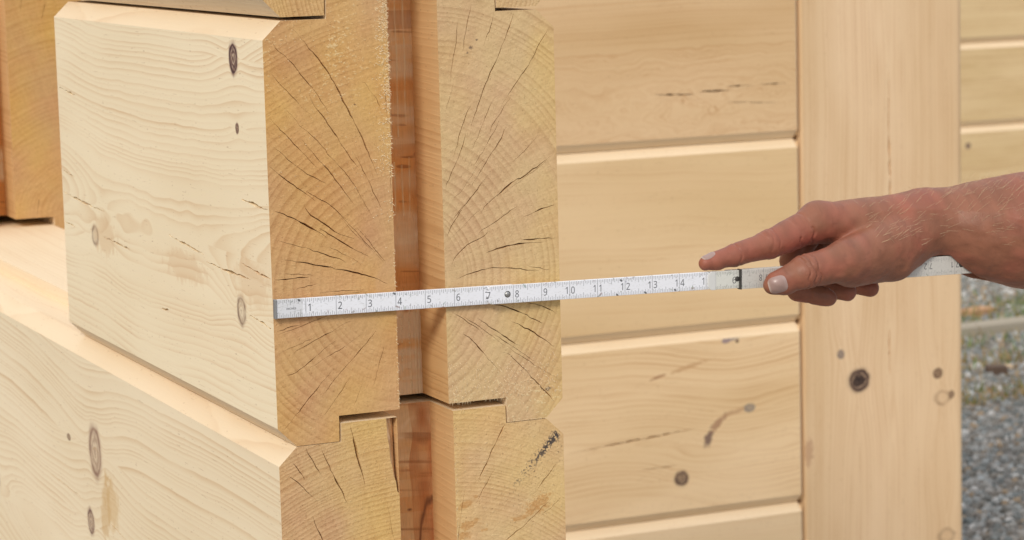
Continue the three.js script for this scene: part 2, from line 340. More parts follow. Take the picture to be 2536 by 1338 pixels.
const heart = (seed, stripeRows, extra) => woodMaterial(texturePair(256, 1024, 0.06, H + TONGUE, (u, v) => {
  const k = fbm(v * 26 + seed, seed, 3), k2 = fbm(v * 90 + seed, u * 30, 3), k3 = noise(v * 380 + u * 30, u * 60 + seed), fine = noise(u * 1600, v * 130 + seed);
  let c = mix([236, 204, 164], [220, 152, 88], clamp(0.45 + k * 2.2 + k2 * 0.6)); c = mix(c, [234, 168, 96], clamp(k2 * 1.6)); c = mix(c, [140, 80, 46], sstep(0.5, 0.85, k3 * 0.7 + k2) * 0.55);
  const step = Math.floor(v / 0.0135 + 0.4 * noise(v * 60, 1)), hop = noise(step * 3.7 + seed, 6.6); c = mix(c, hop > 0 ? [230, 198, 158] : [172, 108, 66], Math.abs(hop) * 0.65 * sstep(0.2, 0.24, v));
  let hgt = 0.45 + 0.1 * fine + 0.12 * k3;
  for (const [x, y0, y1, dash] of stripeRows) { const e = Math.abs(u - x - 0.0006 * noise(v * 30, x * 400)) / 0.0012; if (e < 1 && v > y0 && v < y1 && (!dash || noise(v * 700, x * 900) > -0.1)) { const q = (1 - e) * (0.65 + 0.35 * noise(v * 200, x * 300)); c = mix(c, [246, 222, 180], 0.9 * q); hgt += 0.4 * q; } }
  if (extra) c = extra(c, u, v);
  c = [c[0] + 6 * fine, c[1] + 5 * fine, c[2] + 4 * fine];
  return [c[0], c[1], c[2], hgt];
}), 0.95, 0.0016);
const slotMain = heart(3.1, [[0.022, 0.235, 0.36], [0.029, 0.235, 0.36], [0.036, 0.245, 0.36], [0.024, 0.172, 0.215], [0.031, 0.170, 0.212], [0.037, 0.168, 0.218], [0.019, 0.03, 0.095, 1], [0.026, 0.03, 0.1, 1], [0.033, 0.02, 0.098, 1], [0.038, 0.02, 0.1], [0.041, 0.02, 0.1]]);
const slotLower = heart(9.4, [], (c, u, v) => {          // tan with a red strip down the right, chatter marks, the arched edge of a knot
  const chatter = noise(v * 210 + 3 * noise(u * 90, v * 30), u * 40); c = mix(c, [212, 172, 124], 0.5 + 0.22 * chatter);
  if (u > 0.030 + 0.003 * noise(v * 40, 2)) c = mix(c, [176, 104, 58], 0.5 + 0.35 * noise(v * 50, u * 120)); c = mix(c, [150, 96, 58], 0.5 * sstep(0.3, 0.8, noise(v * 330 + 40 * u, u * 25)));
  const q = Math.hypot((u - 0.049) / 0.012, (v - 0.233) / 0.036) + 0.06 * noise(u * 300, v * 200); if (v > 0.23 || q < 1.2) c = mix(c, [112, 70, 44], 0.75 * Math.exp(-(((q - 1) / 0.09) ** 2)));
  const d = Math.hypot((u - 0.028) / 0.0028, (v - 0.262) / 0.0016); if (d < 1) c = mix(c, [92, 56, 40], 0.8 * (1 - d));
  return c;
});
const slotFar = heart(5.6, [[0.030, 0.05, 0.2]]);
const slotWall = woodMaterial(longGrain({ w: 768, h: 192, sx: 0.36, sy: 0.06, along: 'v', seed: 5.5, v0: 0.12, d: 0.01, ring: 0.0058, light: [226, 186, 132], dark: [190, 142, 90], contrast: 0.8, toneAmp: 2.2 }), 0.95, 0.0006);

// a squared log lying along z: chamfered edges, a tongue on top, a wide groove below, and an upright slot sawn into its front end
function endLog(name, label, o) {
  const t = thing(name, label, 'log', [0, GROUND_TO_JOINT + o.y, o.z || 0], 'stacked logs with slotted ends');
  const L = o.length, [s0, s1, sd] = o.slot || [0.104, 0.147, 0.056], top = H + TONGUE, G = 0.0006; // G: hair gap between logs
  const topY = H - G;
  const left = [[C, 0], [0.0515, 0], [0.0518, RECESS], [s0, RECESS], ...(o.tornEdge || []), [s0, top], [0.0535, top], [0.053, topY], [C, topY], [0, H - C], [0, C]];
  const right = [[s1, RECESS], [0.1985, RECESS], [0.1988, 0], [W - C, 0], [W, C], [W, H - C], [W - C, topY], [0.1975, topY], [0.197, top], [s1, top]];
  const em = o.end, es = em.userData.size;
  addMesh('end_grain', [splitFace(left, o.endCracks || [], es, [0, 0], 0.008, 0.66, 8, 0.008), splitFace(right, o.endCracks || [], es, [0, 0], 0.008, 0.66, 8, 0.008)], em, t);
  // long left face
  const sm = o.side, ss = sm.userData.size, side = splitFace([[0, C], [L, C], [L, H - C], [0, H - C]], o.sideCracks || [], ss);
  { const p = side.attributes.position, n = p.count; for (let i = 0; i < n; i++) { const u = p.getX(i), v = p.getY(i), w = p.getZ(i); p.setXYZ(i, -w, v, -u); } side.computeVertexNormals(); }
  addMesh('side_face', side, sm, t);
  // everything else that runs the length of the log
  const bs = bodyWood.userData.size, parts = [], run = (x0, y0, x1, y1, z0 = 0, z1 = -L, vo = 0) => { const len = Math.hypot(x1 - x0, y1 - y0), uo = o.grainShift || 0; parts.push(quad([x0, y0, z0], [x0, y0, z1], [x1, y1, z1], [x1, y1, z0], bs, [[uo - z0, vo], [uo - z1, vo], [uo - z1, vo + len], [uo - z0, vo + len]])); };
  run(0, H - C, C, topY, 0, -L, 0.02); run(C, topY, 0.053, topY, 0, -L, 0.05); run(0.053, topY, 0.0535, top, 0, -L, 0.09); run(0.0535, top, s0, top, 0, -L, 0.1); run(s0, top, s1, top, -sd, -L, 0.14); run(s1, top, 0.197, top, 0, -L, 0.17);
  run(0.197, top, 0.1975, topY, 0, -L, 0.02); run(0.1975, topY, W - C, topY, 0, -L, 0.04); run(W - C, topY, W, H - C, 0, -L, 0.1); run(W, H - C, W, C, 0, -L, 0.0); run(W, C, W - C, 0, 0, -L, 0.1);
  run(W - C, 0, 0.1988, 0, 0, -L, 0.1); run(0.1988, 0, 0.1985, RECESS, 0, -L, 0.1); run(0.1985, RECESS, s1, RECESS, 0, -L, 0.05); run(s1, RECESS, s0, RECESS, -sd, -L, 0.05); run(s0, RECESS, 0.0518, RECESS, 0, -L, 0.1); run(0.0518, RECESS, 0.0515, 0, 0, -L, 0.03); run(0.0515, 0, C, 0, 0, -L, 0.06); run(C, 0, 0, C, 0, -L, 0.12);
  addMesh('body', parts, bodyWood, t);
  const back = splitFace([[C, 0], [0.0515, 0], [0.0518, RECESS], [0.1985, RECESS], [0.1988, 0], [W - C, 0], [W, C], [W, H - C], [W - C, topY], [0.1975, topY], [0.197, top], [0.0535, top], [0.053, topY], [C, topY], [0, H - C], [0, C]], [], farEnd.userData.size);
  back.translate(0, 0, -L); addMesh('back_end', back, farEnd, t);
  // slot: floor and two cheeks
  const fs = o.slotFloor.userData.size, ws = slotWall.userData.size;
  addMesh('slot_floor', quad([s0, RECESS, -sd], [s1, RECESS, -sd], [s1, top, -sd], [s0, top, -sd], fs, [[0, RECESS], [s1 - s0, RECESS], [s1 - s0, top], [0, top]]), o.slotFloor, t);
  const cheek = (x, so) => quad([x, RECESS, 0], [x, RECESS, -sd], [x, top, -sd], [x, top, 0], ws, [[RECESS, so], [RECESS, so + sd], [top, so + sd], [top, so]]);
  addMesh('slot_cheek', cheek(s0, 0), slotWall, t); addMesh('slot_cheek', cheek(s1, 0), slotWall, t);
  return t;
}
// hairline checks between the larger splits, running out from the heart
function hairlines(list, n, heart) {
  const out = list.slice();
  for (let i = 0; i < n; i++) { const a = rnd() * Math.PI * 2, r0 = 24 + 130 * rnd(), l = 10 + 34 * rnd(), b = (rnd() - 0.5) * 0.10; const p = (r, t) => [heart[0] * 1000 + Math.cos(t) * r, heart[1] * 1000 + Math.sin(t) * r]; out.push([0.45 + 0.4 * rnd(), ...p(r0, a), ...p(r0 + l * 0.5, a + b * 0.6), ...p(r0 + l, a + b)]); }
  return out;
}
const mainLog = endLog('squared_log', 'short squared log with radially cracked end grain, ruler held across it', { y: 0, length: 0.6418, end: mainEnd, endCracks: hairlines(mainEndCracks, 70, PITH), side: mainSide, sideCracks: mainSideCracks.map((r) => [r[0] * 1.5, ...r.slice(1)]), slotFloor: slotMain });
const lowerLog = endLog('squared_log_001', 'long pale log under the cracked one, black pencil smudge on its end grain', {
  y: -H, length: 2.17, end: lowerEnd, endCracks: hairlines(lowerEndCracks, 50, [0.125, 0.10]), side: lowerSide, sideCracks: lowerSideCracks, slotFloor: slotLower, slot: [0.1015, 0.1505, 0.050], grainShift: 0.37,
  tornEdge: [[0.1015, 0.288], [0.0996, 0.291], [0.0988, 0.299], [0.0970, 0.3035], [0.0959, 0.312], [0.0945, 0.317], [0.0939, 0.328], [0.0926, 0.336], [0.0923, 0.3435], [0.0920, 0.35179]],
});
endLog('squared_log_002', 'topmost log, only its underside chamfer and lower corners showing in frame', { y: H + 0.0022, length: 0.66, end: lowerEnd, side: lowerSide, slotFloor: slotFar, grainShift: 0.8 });
endLog('squared_log_003', 'ochre log end set far back beyond the short measured log', { y: 0.005, z: -1.4744, length: 0.695, end: farEnd, endCracks: [[1, 165, 335, 161, 318], [1.2, 178, 40, 176, 24], [1, 172, 318, 168, 300], [1, 200, 300, 196, 285]], side: lowerSide, slotFloor: slotFar, grainShift: 0.15 });
endLog('squared_log_004', 'log hidden low in the stack beneath the pencil smudged one', { y: -2 * H, length: 2.17, end: lowerEnd, side: lowerSide, slotFloor: slotFar, grainShift: 0.5 });
endLog('squared_log_005', 'lowest log of the stack, resting on the sill board', { y: -3 * H, length: 2.17, end: farEnd, side: mainSide, slotFloor: slotFar, grainShift: 0.25 });
{ const t = thing('sill_board', 'thin sill board under the lowest log of the stack', 'board', [0, 0, 0]); const g = new THREE.BoxGeometry(0.22, 0.0151, 2.1); g.translate(W / 2, 0.00755, -1.08); addMesh('board', g, bodyWood, t); }

// torn flap on the lower log's slot: a jagged sheet from the broken edge back to the cheek
{
  const edge = [[0.1015, 0.288], [0.0996, 0.291], [0.0988, 0.299], [0.0970, 0.3035], [0.0959, 0.312], [0.0945, 0.317], [0.0939, 0.328], [0.0926, 0.336], [0.0923, 0.3435], [0.0920, 0.3517]];
  const P = [], U = [], I = [], rows = 5;
  edge.forEach(([x, y], i) => { for (let k = 0; k <= rows; k++) { const s = k / rows, xx = x + (0.1013 - x) * Math.pow(s, 0.8), j = k && k < rows ? 0.0011 * noise(i * 1.9, k * 2.3) : 0; P.push(xx + j * 0.4, y - 0.002 * s * (k % 2), -0.010 * s + j); U.push(s * 0.3, y * 2.8); } });
  for (let i = 0; i < edge.length - 1; i++) for (let k = 0; k < rows; k++) { const a = i * (rows + 1) + k, b = a + rows + 1; I.push(a, a + 1, b, b, a + 1, b + 1); }
  let g = new THREE.BufferGeometry(); g.setAttribute('position', new THREE.Float32BufferAttribute(P, 3)); g.setAttribute('uv', new THREE.Float32BufferAttribute(U, 2)); g.setIndex(I); g = g.toNonIndexed(); g.computeVertexNormals();
  const m = woodMaterial(texturePair(128, 256, 1, 1, (u, v) => { const a = fbm(u * 14, v * 30, 3), b = noise(u * 60, v * 120); const c = mix([218, 178, 134], [188, 144, 102], clamp(0.5 + a * 1.4)); const s = sstep(0.6, 0.9, b); const q = mix(c, [226, 200, 176], s * 0.7); return [...q, 0.5 + 0.5 * a]; }), 0.5, 0.001);
  const f = addMesh('torn_flap', g, m, lowerLog); f.userData.label = 'pinkish torn strip on the edge of the slot';
}
// whisker-like fibres left by the saw along the slot and the lower edges
function fibres(parent, list, material) {
  const gs = [];
  for (const [x, y, dx, dy, dz, w] of list) {
    const a = V3(x, y, 0), dir = V3(dx, dy, dz), side = new THREE.Vector3().crossVectors(dir, V3(0.3, 0.2, 1)).normalize().multiplyScalar(w / 2), tip = a.clone().add(dir), up = new THREE.Vector3().crossVectors(dir, side).normalize().multiplyScalar(w / 2);
    const A = a.clone().add(side), B = a.clone().sub(side), D = a.clone().add(up), P = [A, B, tip, B, D, tip, D, A, tip];
    const g = new THREE.BufferGeometry(); g.setAttribute('position', new THREE.Float32BufferAttribute(P.flatMap((p) => p.toArray()), 3)); g.computeVertexNormals(); gs.push(g);
  }
  const m = addMesh('saw_torn_fibres', gs, material, parent); m.userData.kind = 'stuff'; return m;
}
const fibreMaterial = new THREE.MeshStandardMaterial({ color: new THREE.Color(0.80, 0.62, 0.38), roughness: 0.8, side: THREE.DoubleSide });
{
  const list = [];
  for (let i = 0; i < 760; i++) { const y = 0.15 + 0.2 * Math.sqrt(rnd()), clump = noise(y * 140, 3.3) * 0.6 + noise(y * 420, 8.1) * 0.5; if (clump < -0.15 - 0.5 * rnd()) continue; const x = 0.104 - (0.004 + 0.014 * clamp(0.4 + clump)) * Math.pow(rnd(), 1.8); list.push([x, y, (rnd() - 0.2) * 0.003, (rnd() - 0.6) * 0.004, 0.0004 + rnd() * 0.0009, 0.0007]); }
  for (let i = 0; i < 90; i++) { const y = 0.022 + 0.13 * rnd(); list.push([0.104 - 0.0015 * rnd(), y, (rnd() - 0.1) * 0.002, (rnd() - 0.6) * 0.003, 0.0003 + rnd() * 0.0006, 0.0006]); }
  for (let i = 0; i < 300; i++) { const x = 0.010 + 0.09 * rnd(), y = 0.20 + 0.14 * rnd(); if (noise(x * 60, y * 60) > -0.1) list.push([x, y, (rnd() - 0.5) * 0.002, (rnd() - 0.5) * 0.0022, 0.0004 + rnd() * 0.0005, 0.0006]); }
  for (let i = 0; i < 260; i++) { const x = 0.148 + 0.098 * rnd(), y = 0.0225 + 0.033 * Math.pow(rnd(), 1.4); list.push([x, y, (rnd() - 0.5) * 0.003, -0.0006 - rnd() * 0.002, 0.0005 + rnd() * 0.0009, 0.0008]); }
  for (let i = 0; i < 60; i++) { const x = 0.10 + 0.10 * rnd(); if (x < 0.104 || x > 0.147) list.push([x, 0.0215, (rnd() - 0.5) * 0.002, -0.001 - rnd() * 0.0028, (rnd() - 0.3) * 0.001, 0.0006]); }
  for (let i = 0; i < 50; i++) { const x = 0.2 + 0.034 * rnd(); list.push([x, 0.0008, (rnd() - 0.5) * 0.002, -0.0005 - rnd() * 0.001, (rnd() - 0.3) * 0.001, 0.0005]); }
  fibres(mainLog, list, fibreMaterial);
  const low = []; for (let i = 0; i < 80; i++) { const y = 0.2 + 0.14 * rnd(); low.push([0.1508 + 0.002 * rnd(), y, (rnd() - 0.7) * 0.002, (rnd() - 0.5) * 0.004, 0.0003 + 0.0005 * rnd(), 0.0006]); }
  fibres(lowerLog, low, fibreMaterial);
}

// ---------------------------------------------------------------- wall of horizontal logs behind, running along x
function wallLog(name, label, o) {
  const t = thing(name, label, 'log', [o.x0, o.y, o.z], o.group), L = o.x1 - o.x0, h = o.h - 0.0012, c = o.c ?? C, dpt = 0.24, b = 0.005;
  const m = o.material, ms = m.userData.size, bs = bodyWood.userData.size;
  const cracks = (o.cracks || []).map((r) => r.map((v, i) => (i === 0 ? v : i % 2 ? v - o.x0 * 1000 : v - (o.y - GROUND_TO_JOINT) * 1000)));
  const face = splitFace([[0, c], [L - b, c], [L - b, h - c], [0, h - c]], cracks, ms, [(o.uFrom ?? o.x0) - o.x0, 0], 0.03, 1, 26);
  addMesh('face', face, m, t);
  const P = [[0, c, 0], [0, 0, -c], [0, 0, -dpt], [0, h, -dpt], [0, h, -c], [0, h - c, 0]], g = [];
  for (let i = 0; i < P.length - 1; i++) {
    const a = P[i], d = P[i + 1], l = Math.hypot(d[1] - a[1], d[2] - a[2]), vo = [0.1, 0.02, 0, 0.02, 0.14][i], uo = o.shift || 0;
    const e = (q) => [L - b, q[1], q[2]], k = (q) => [L, clamp(q[1], b, h - b), Math.min(q[2], -b)];
    g.push(quad(a, e(a), e(d), d, bs, [[uo, vo], [uo + L, vo], [uo + L, vo + l], [uo, vo + l]]));
    g.push(quad(e(a), k(a), k(d), e(d), bs, [[uo, vo], [uo + b, vo], [uo + b, vo + l], [uo, vo + l]]));
  }
  { const e = (y, z) => [L - b, y, z], k = (y, z) => [L, y, z]; g.push(quad(e(c, 0), k(c, -b), k(h - c, -b), e(h - c, 0), bs, [[0, 0], [b, 0], [b, h], [0, h]])); }
  for (const x of [0, L]) { const s = splitFace([[b, b], [dpt, b], [dpt, h - b], [b, h - b]].map(([z, y]) => [z, y]), [], bs); const p = s.attributes.position; for (let i = 0; i < p.count; i++) p.setXYZ(i, x, p.getY(i), -p.getX(i)); s.computeVertexNormals(); g.push(s); }
  addMesh('body', g, bodyWood, t);
  return t;
}
const ZW = -2.1919, YW = -0.0148, WX0 = -0.02, WX1 = 1.7545;
const WL = [230, 198, 155], WD = [194, 148, 100];
const wallTex = (o) => woodMaterial(longGrain({ w: 896, h: 512, sx: 0.62, sy: H, light: WL, dark: WD, contrast: 0.5, ring: 0.0058, wave: 1.2, toneAmp: 2.2, ...o }), 0.7, 0.0004);
const wallMats = [
  wallTex({ seed: 15.1, v0: 0.06, d: 0.020, ring: 0.0070, mottled: 0.034, contrast: 1.0, light: [224, 190, 145] }),
  wallTex({ seed: 18.3, v0: 0.12, d: 0.012, ring: 0.0075, wander: 0.02, wave: 1.8, contrast: 0.5, light: [231, 200, 154] }),
  wallTex({ seed: 22.9, v0: 0.150, d: 0.018, ring: 0.0072, wave: 2.4, wander: 0.03, contrast: 0.8, light: [240, 209, 165],
    knots: [[0.3521, 0.0735, 0.0135, 0.0135, 0.85, 0.7, [98, 76, 62]], [0.494, 0.189, 0.011, 0.0078, 0.8, 0.5, [132, 124, 118]], [0.4705, 0.3142, 0.0034, 0.0030, 1, 0.5, [80, 60, 46]]],
    stains: [[0.4090, 0.142, 0.0095, 0.021, [120, 96, 84], 0.85, -0.35], [0.430, 0.168, 0.026, 0.0075, [168, 128, 98], 0.75, 0.75], [0.462, 0.184, 0.026, 0.0055, [186, 146, 108], 0.6, 0.2], [0.466, 0.326, 0.024, 0.0120, [150, 140, 138], 0.7, 0.1], [0.447, 0.317, 0.011, 0.006, [134, 118, 132], 0.7, 0], [0.31, 0.264, 0.022, 0.0030, [158, 112, 78], 0.7, 0.22], [0.37, 0.276, 0.05, 0.005, [190, 146, 102], 0.5, 0.22]] }),
  wallTex({ seed: 27.4, v0: 0.02, d: 0.05, ring: 0.008, contrast: 0.35, light: [232, 204, 164] }),
];
const wallLabels = ['wavy grained wall log at the upper right, behind the cracked end', 'plain yellowish wall log behind the ruler and index finger', 'wall log with a round brown knot and long split below the ruler', 'lowest wall log, a narrow strip along the bottom edge'];
for (let k = 0; k < 4; k++) {
  const y = GROUND_TO_JOINT + YW - k * H;
  wallLog('wall_log' + (k ? '_00' + k : ''), wallLabels[k], { x0: WX0, x1: WX1, y, z: ZW, h: H, material: wallMats[k], cracks: wallCracks.map((r) => [r[0] * 0.78, ...r.slice(1)]), uFrom: 1.15, shift: k * 0.31, group: 'wall logs behind the measured log' });
}

// ---------------------------------------------------------------- upright post
{
  const t = thing('door_post', 'wide upright post with a dark round knot beside the wall logs', 'post', [1.7600, 0, ZW]);
  const w = 0.3485, h = 2.6, d = 0.24, rl = 0.004, rr = 0.016;
  const m = woodMaterial(longGrain({
    w: 512, h: 1280, sx: 0.3485, sy: 1.15, along: 'v', seed: 31.2, v0: 0.185, d: 0.012, ring: 0.0062, wander: 0.004, wave: 0.8, light: [232, 201, 161], dark: [196, 152, 106], contrast: 1.0, toneAmp: 2,
    // the post's texture starts 0.90 m below the joint; first coordinate runs up the grain
    knots: [[0.4276, 0.1164, 0.0205, 0.0218, 0.95, 0.6, [74, 54, 46]], [0.4799, 0.0779, 0.0085, 0.0075, 0.9, 0.4, [120, 108, 104]], [0.4237, 0.2885, 0.0095, 0.0105, 0.9, 0.5, [104, 78, 58]], [0.3763, 0.2991, 0.0135, 0.0175, 0.06, 0.6, [140, 110, 82]], [0.3805, 0.3189, 0.0078, 0.0060, 0.9, 0.4, [110, 84, 64]], [0.1081, 0.3069, 0.0145, 0.0190, 0.08, 0.6, [140, 112, 86]]],
    stains: [[0.4285, 0.1166, 0.012, 0.012, [44, 30, 26], 0.8, 0], [0.3039, 0.007, 0.032, 0.012, [184, 142, 110], 0.55, 0]],
  }), 0.7, 0.0004);
  const ms = m.userData.size, y0 = GROUND_TO_JOINT - 0.90;
  const crack = [[4.5, 185, 1010, 184, 900, 187, 800, 184, 690, 185.5, 620], [3, 183, 520, 182, 430]].map((r) => r.map((v, i) => (i && i % 2 === 0 ? v + y0 * 1000 : v)));
  addMesh('face', splitFace([[rl, 0], [w - rr, 0], [w - rr, h], [rl, h]], crack, ms, [0, y0]), m, t);
  const prof = []; for (let i = 0; i <= 6; i++) { const a = Math.PI / 2 * i / 6; prof.push([w - rr + rr * Math.sin(a), -rr + rr * Math.cos(a)]); }
  prof.push([w, -d], [0, -d]); for (let i = 0; i <= 4; i++) { const a = Math.PI / 2 * i / 4; prof.push([rl - rl * Math.cos(a), -rl + rl * Math.sin(a)]); }
  const g = []; for (let i = 0; i < prof.length - 1; i++) { const [xa, za] = prof[i], [xb, zb] = prof[i + 1]; let ua = xa, ub = xb; g.push(quad([xa, 0, za], [xb, 0, zb], [xb, h, zb], [xa, h, za], ms, [[ua, -y0], [ub + (Math.abs(zb - za) > 0.1 ? 0.2 : 0), -y0], [ub + (Math.abs(zb - za) > 0.1 ? 0.2 : 0), h - y0], [ua, h - y0]])); }
  const top = splitFace(prof.map(([x, z]) => [x, -z]), [], ms); top.rotateX(-Math.PI / 2); top.translate(0, h, 0); g.push(top);
  addMesh('body', g, m, t);
}

// ---------------------------------------------------------------- far wall of the next building
{
  const hf = 0.3372, yb = GROUND_TO_JOINT - 0.1904;
  const mats = [0, 1, 2].map((k) => woodMaterial(longGrain({ w: 512, h: 160, sx: 1.1, sy: hf, seed: 40 + k * 3.3, v0: 0.15, d: 0.012, ring: 0.012, wave: 1.6, light: [226, 198, 150], dark: [180, 138, 92], contrast: 0.8, knots: k === 2 ? [[0.36, 0.262, 0.012, 0.012, 0.9, 0.6, [110, 88, 80]]] : [] }), 0.72, 0.0004));
  const labels = ['far building wall log along the top right corner', 'far building wall log, second one down at the right edge', 'far building wall log just above the bare forearm', 'far building wall log behind the forearm', 'lowest far building wall log down at the gravel'];
  for (let k = 0; k < 5; k++) {
    const y = yb - (k - 0) * hf, bottom = Math.max(y, 0.0), hh = k === 3 ? y + hf - Math.max(0, y) : hf;
    if (k === 4) break;
    wallLog('far_wall_log' + (k ? '_00' + k : ''), labels[k], { x0: 3.2, x1: 9.5, y: bottom, z: -7.0, h: hh, c: 0.022, material: mats[k % 3], uFrom: 4.98 + (k % 2) * 0.2, shift: k * 0.2, group: 'logs of the far building' });
  }
}

// ---------------------------------------------------------------- ground
{
  const t = texturePair(1024, 1024, 1.6, 1.6, (u, v) => {
    const a = fbm(u * 5, v * 5, 3), b = fbm(u * 60, v * 60, 3), c = noise(u * 190, v * 190), d = noise(u * 420, v * 420);
    const k = 142 + 20 * a + 26 * b + 18 * c + 10 * d; return [k * 1.02, k * 0.985, k * 0.945, clamp(0.5 + 0.35 * b + 0.25 * c)];
  });
  const m = woodMaterial(t, 0.92, 0.006); m.side = THREE.FrontSide;
  const g = new THREE.PlaneGeometry(90, 90); g.rotateX(-Math.PI / 2); const uv = g.attributes.uv; for (let i = 0; i < uv.count; i++) uv.setXY(i, uv.getX(i) * 90 / 1.6, uv.getY(i) * 90 / 1.6);
  const ground = addMesh('ground', g, m, scene); ground.castShadow = false; ground.userData = { kind: 'structure', label: 'grey gravel yard with weeds, seen at the lower right', category: 'ground' };
  // loose stones
  const base = new THREE.IcosahedronGeometry(1, 0); { const p = base.attributes.position; for (let i = 0; i < p.count; i++) { const v = V3(p.getX(i), p.getY(i), p.getZ(i)), n = 1 + 0.28 * noise(v.x * 2.1 + 5, v.y * 2.3 + v.z * 1.7); p.setXYZ(i, v.x * n, v.y * n * 0.72, v.z * n); } base.computeVertexNormals(); }
  const N = 62000, inst = new THREE.InstancedMesh(base, new THREE.MeshStandardMaterial({ roughness: 0.9 }), N), M = new THREE.Matrix4(), q = new THREE.Quaternion(), e = new THREE.Euler(), col = new THREE.Color();
  for (let i = 0; i < N; i++) {
    // along the strip of yard that runs from the post to the far building
    const s = rnd(), z = -2.7 - 4.1 * s, mid = 2.55 + (-z - 2.8) * 0.70, x = mid + (rnd() - 0.5) * (1.5 + 0.9 * s), r = 0.0035 + 0.0125 * Math.pow(rnd(), 2.8);
    e.set(rnd() * 6, rnd() * 6, rnd() * 6); q.setFromEuler(e); M.compose(V3(x, r * 0.25, z), q, V3(r * (0.8 + 0.5 * rnd()), r * (0.7 + 0.5 * rnd()), r)); inst.setMatrixAt(i, M);
    const g0 = 0.18 + 0.24 * Math.pow(rnd(), 1.8), warm = (rnd() - 0.4) * 0.05; if (rnd() < 0.05) col.setRGB(0.62, 0.60, 0.57); else if (rnd() < 0.06) col.setRGB(0.36, 0.27, 0.18); else col.setRGB(g0 + warm, g0, g0 - warm * 0.6 - 0.016); inst.setColorAt(i, col);
  }
  inst.name = 'gravel'; inst.castShadow = inst.receiveShadow = true; inst.userData = { kind: 'stuff', label: 'loose grey gravel stones scattered over the yard', category: 'gravel' }; scene.add(inst);
  // weeds: blades in bands across the yard
  const blade = new THREE.BufferGeometry(); blade.setAttribute('position', new THREE.Float32BufferAttribute([-0.5, 0, 0, 0.5, 0, 0, 0.38, 0.55, 0.1, -0.5, 0, 0, 0.38, 0.55, 0.1, -0.3, 0.55, 0.1, -0.3, 0.55, 0.1, 0.38, 0.55, 0.1, 0.1, 1, 0.42], 3)); blade.computeVertexNormals();
  const NB = 4200, gi = new THREE.InstancedMesh(blade, new THREE.MeshStandardMaterial({ roughness: 0.8, side: THREE.DoubleSide }), NB);
  const bands = [[-5.72, 0.22, 0.040, 0], [-5.42, 0.16, 0.05, 0], [-5.02, 0.10, 0.05, 0], [-4.78, 0.13, 0.035, 1], [-4.62, 0.10, 0.02, 2], [-4.26, 0.06, 0.02, 2], [-4.36, 0.05, 0.03, 1]];
  for (let i = 0; i < NB; i++) {
    const b = bands[Math.floor(rnd() * bands.length)]; let z = b[0] + (rnd() + rnd() - 1) * b[1] * 1.2, x = 4.85 + (-z - 6.2) * 0.67 + 0.1 + (rnd() - 0.5) * 2.0; const keep = noise(x * 5.1, z * 7.3) > -0.25; if (!keep) { x += 0.35; z += 0.1; }
    e.set((rnd() - 0.5) * (b[3] === 2 ? 2.6 : 1.0), rnd() * 6.3, (rnd() - 0.5) * (b[3] === 2 ? 2.6 : 1.0)); q.setFromEuler(e); const hgt = b[2] * (0.5 + rnd()); M.compose(V3(x, 0.002, z), q, V3(0.004 + 0.003 * rnd(), hgt, hgt)); gi.setMatrixAt(i, M);
    const dry = b[3] === 2 ? 0.9 : b[3] === 1 ? 0.6 : 0.35; if (rnd() < dry) col.setRGB(0.34 + 0.1 * rnd(), 0.24 + 0.06 * rnd(), 0.11); else col.setRGB(0.12 + 0.07 * rnd(), 0.17 + 0.07 * rnd(), 0.05); gi.setColorAt(i, col);
  }
  gi.name = 'grass'; gi.castShadow = gi.receiveShadow = true; gi.userData = { kind: 'stuff', label: 'thin green and straw coloured weeds growing through the gravel', category: 'grass' }; scene.add(gi);
  // weathered board lying in the weeds, offcuts round it
  const grey = woodMaterial(longGrain({ w: 256, h: 128, sx: 0.8, sy: 0.2, seed: 51, v0: 0.0, d: 0.04, ring: 0.006, light: [172, 162, 144], dark: [128, 118, 102], contrast: 0.7 }), 0.85, 0.0006);
  const plank = (name, label, x, z, l, h, w, ry, mat) => { const t2 = thing(name, label, 'board', [x, 0.004, z]); t2.rotation.y = ry; const g2 = new THREE.BoxGeometry(l, h, w, 6, 1, 1); const p = g2.attributes.position; for (let i = 0; i < p.count; i++) { p.setY(i, p.getY(i) + h / 2 + 0.002 * noise(p.getX(i) * 9, p.getZ(i) * 9)); p.setZ(i, p.getZ(i) + 0.002 * noise(p.getX(i) * 7, 3)); } g2.computeVertexNormals(); addMesh('board', g2, mat, t2); return t2; };
  plank('weathered_board', 'grey weathered board lying across the weeds at the right edge', 4.62, -5.24, 1.5, 0.035, 0.10, 0.02, grey);
  plank('wood_offcut', 'small orange brown offcut in the weeds beside the post edge', 4.42, -5.57, 0.12, 0.022, 0.07, 0.35, new THREE.MeshStandardMaterial({ color: new THREE.Color(0.52, 0.30, 0.16), roughness: 0.85 }));
  plank('wood_offcut_001', 'dark brown scrap lying in dry straw near the post', 3.83, -4.60, 0.06, 0.025, 0.05, -0.4, new THREE.MeshStandardMaterial({ color: new THREE.Color(0.13, 0.085, 0.06), roughness: 0.9 }));
  plank('wood_offcut_002', 'tiny bright wood chip on the dry straw', 3.90, -4.66, 0.05, 0.012, 0.025, -0.5, new THREE.MeshStandardMaterial({ color: new THREE.Color(0.70, 0.52, 0.34), roughness: 0.85 }));
}

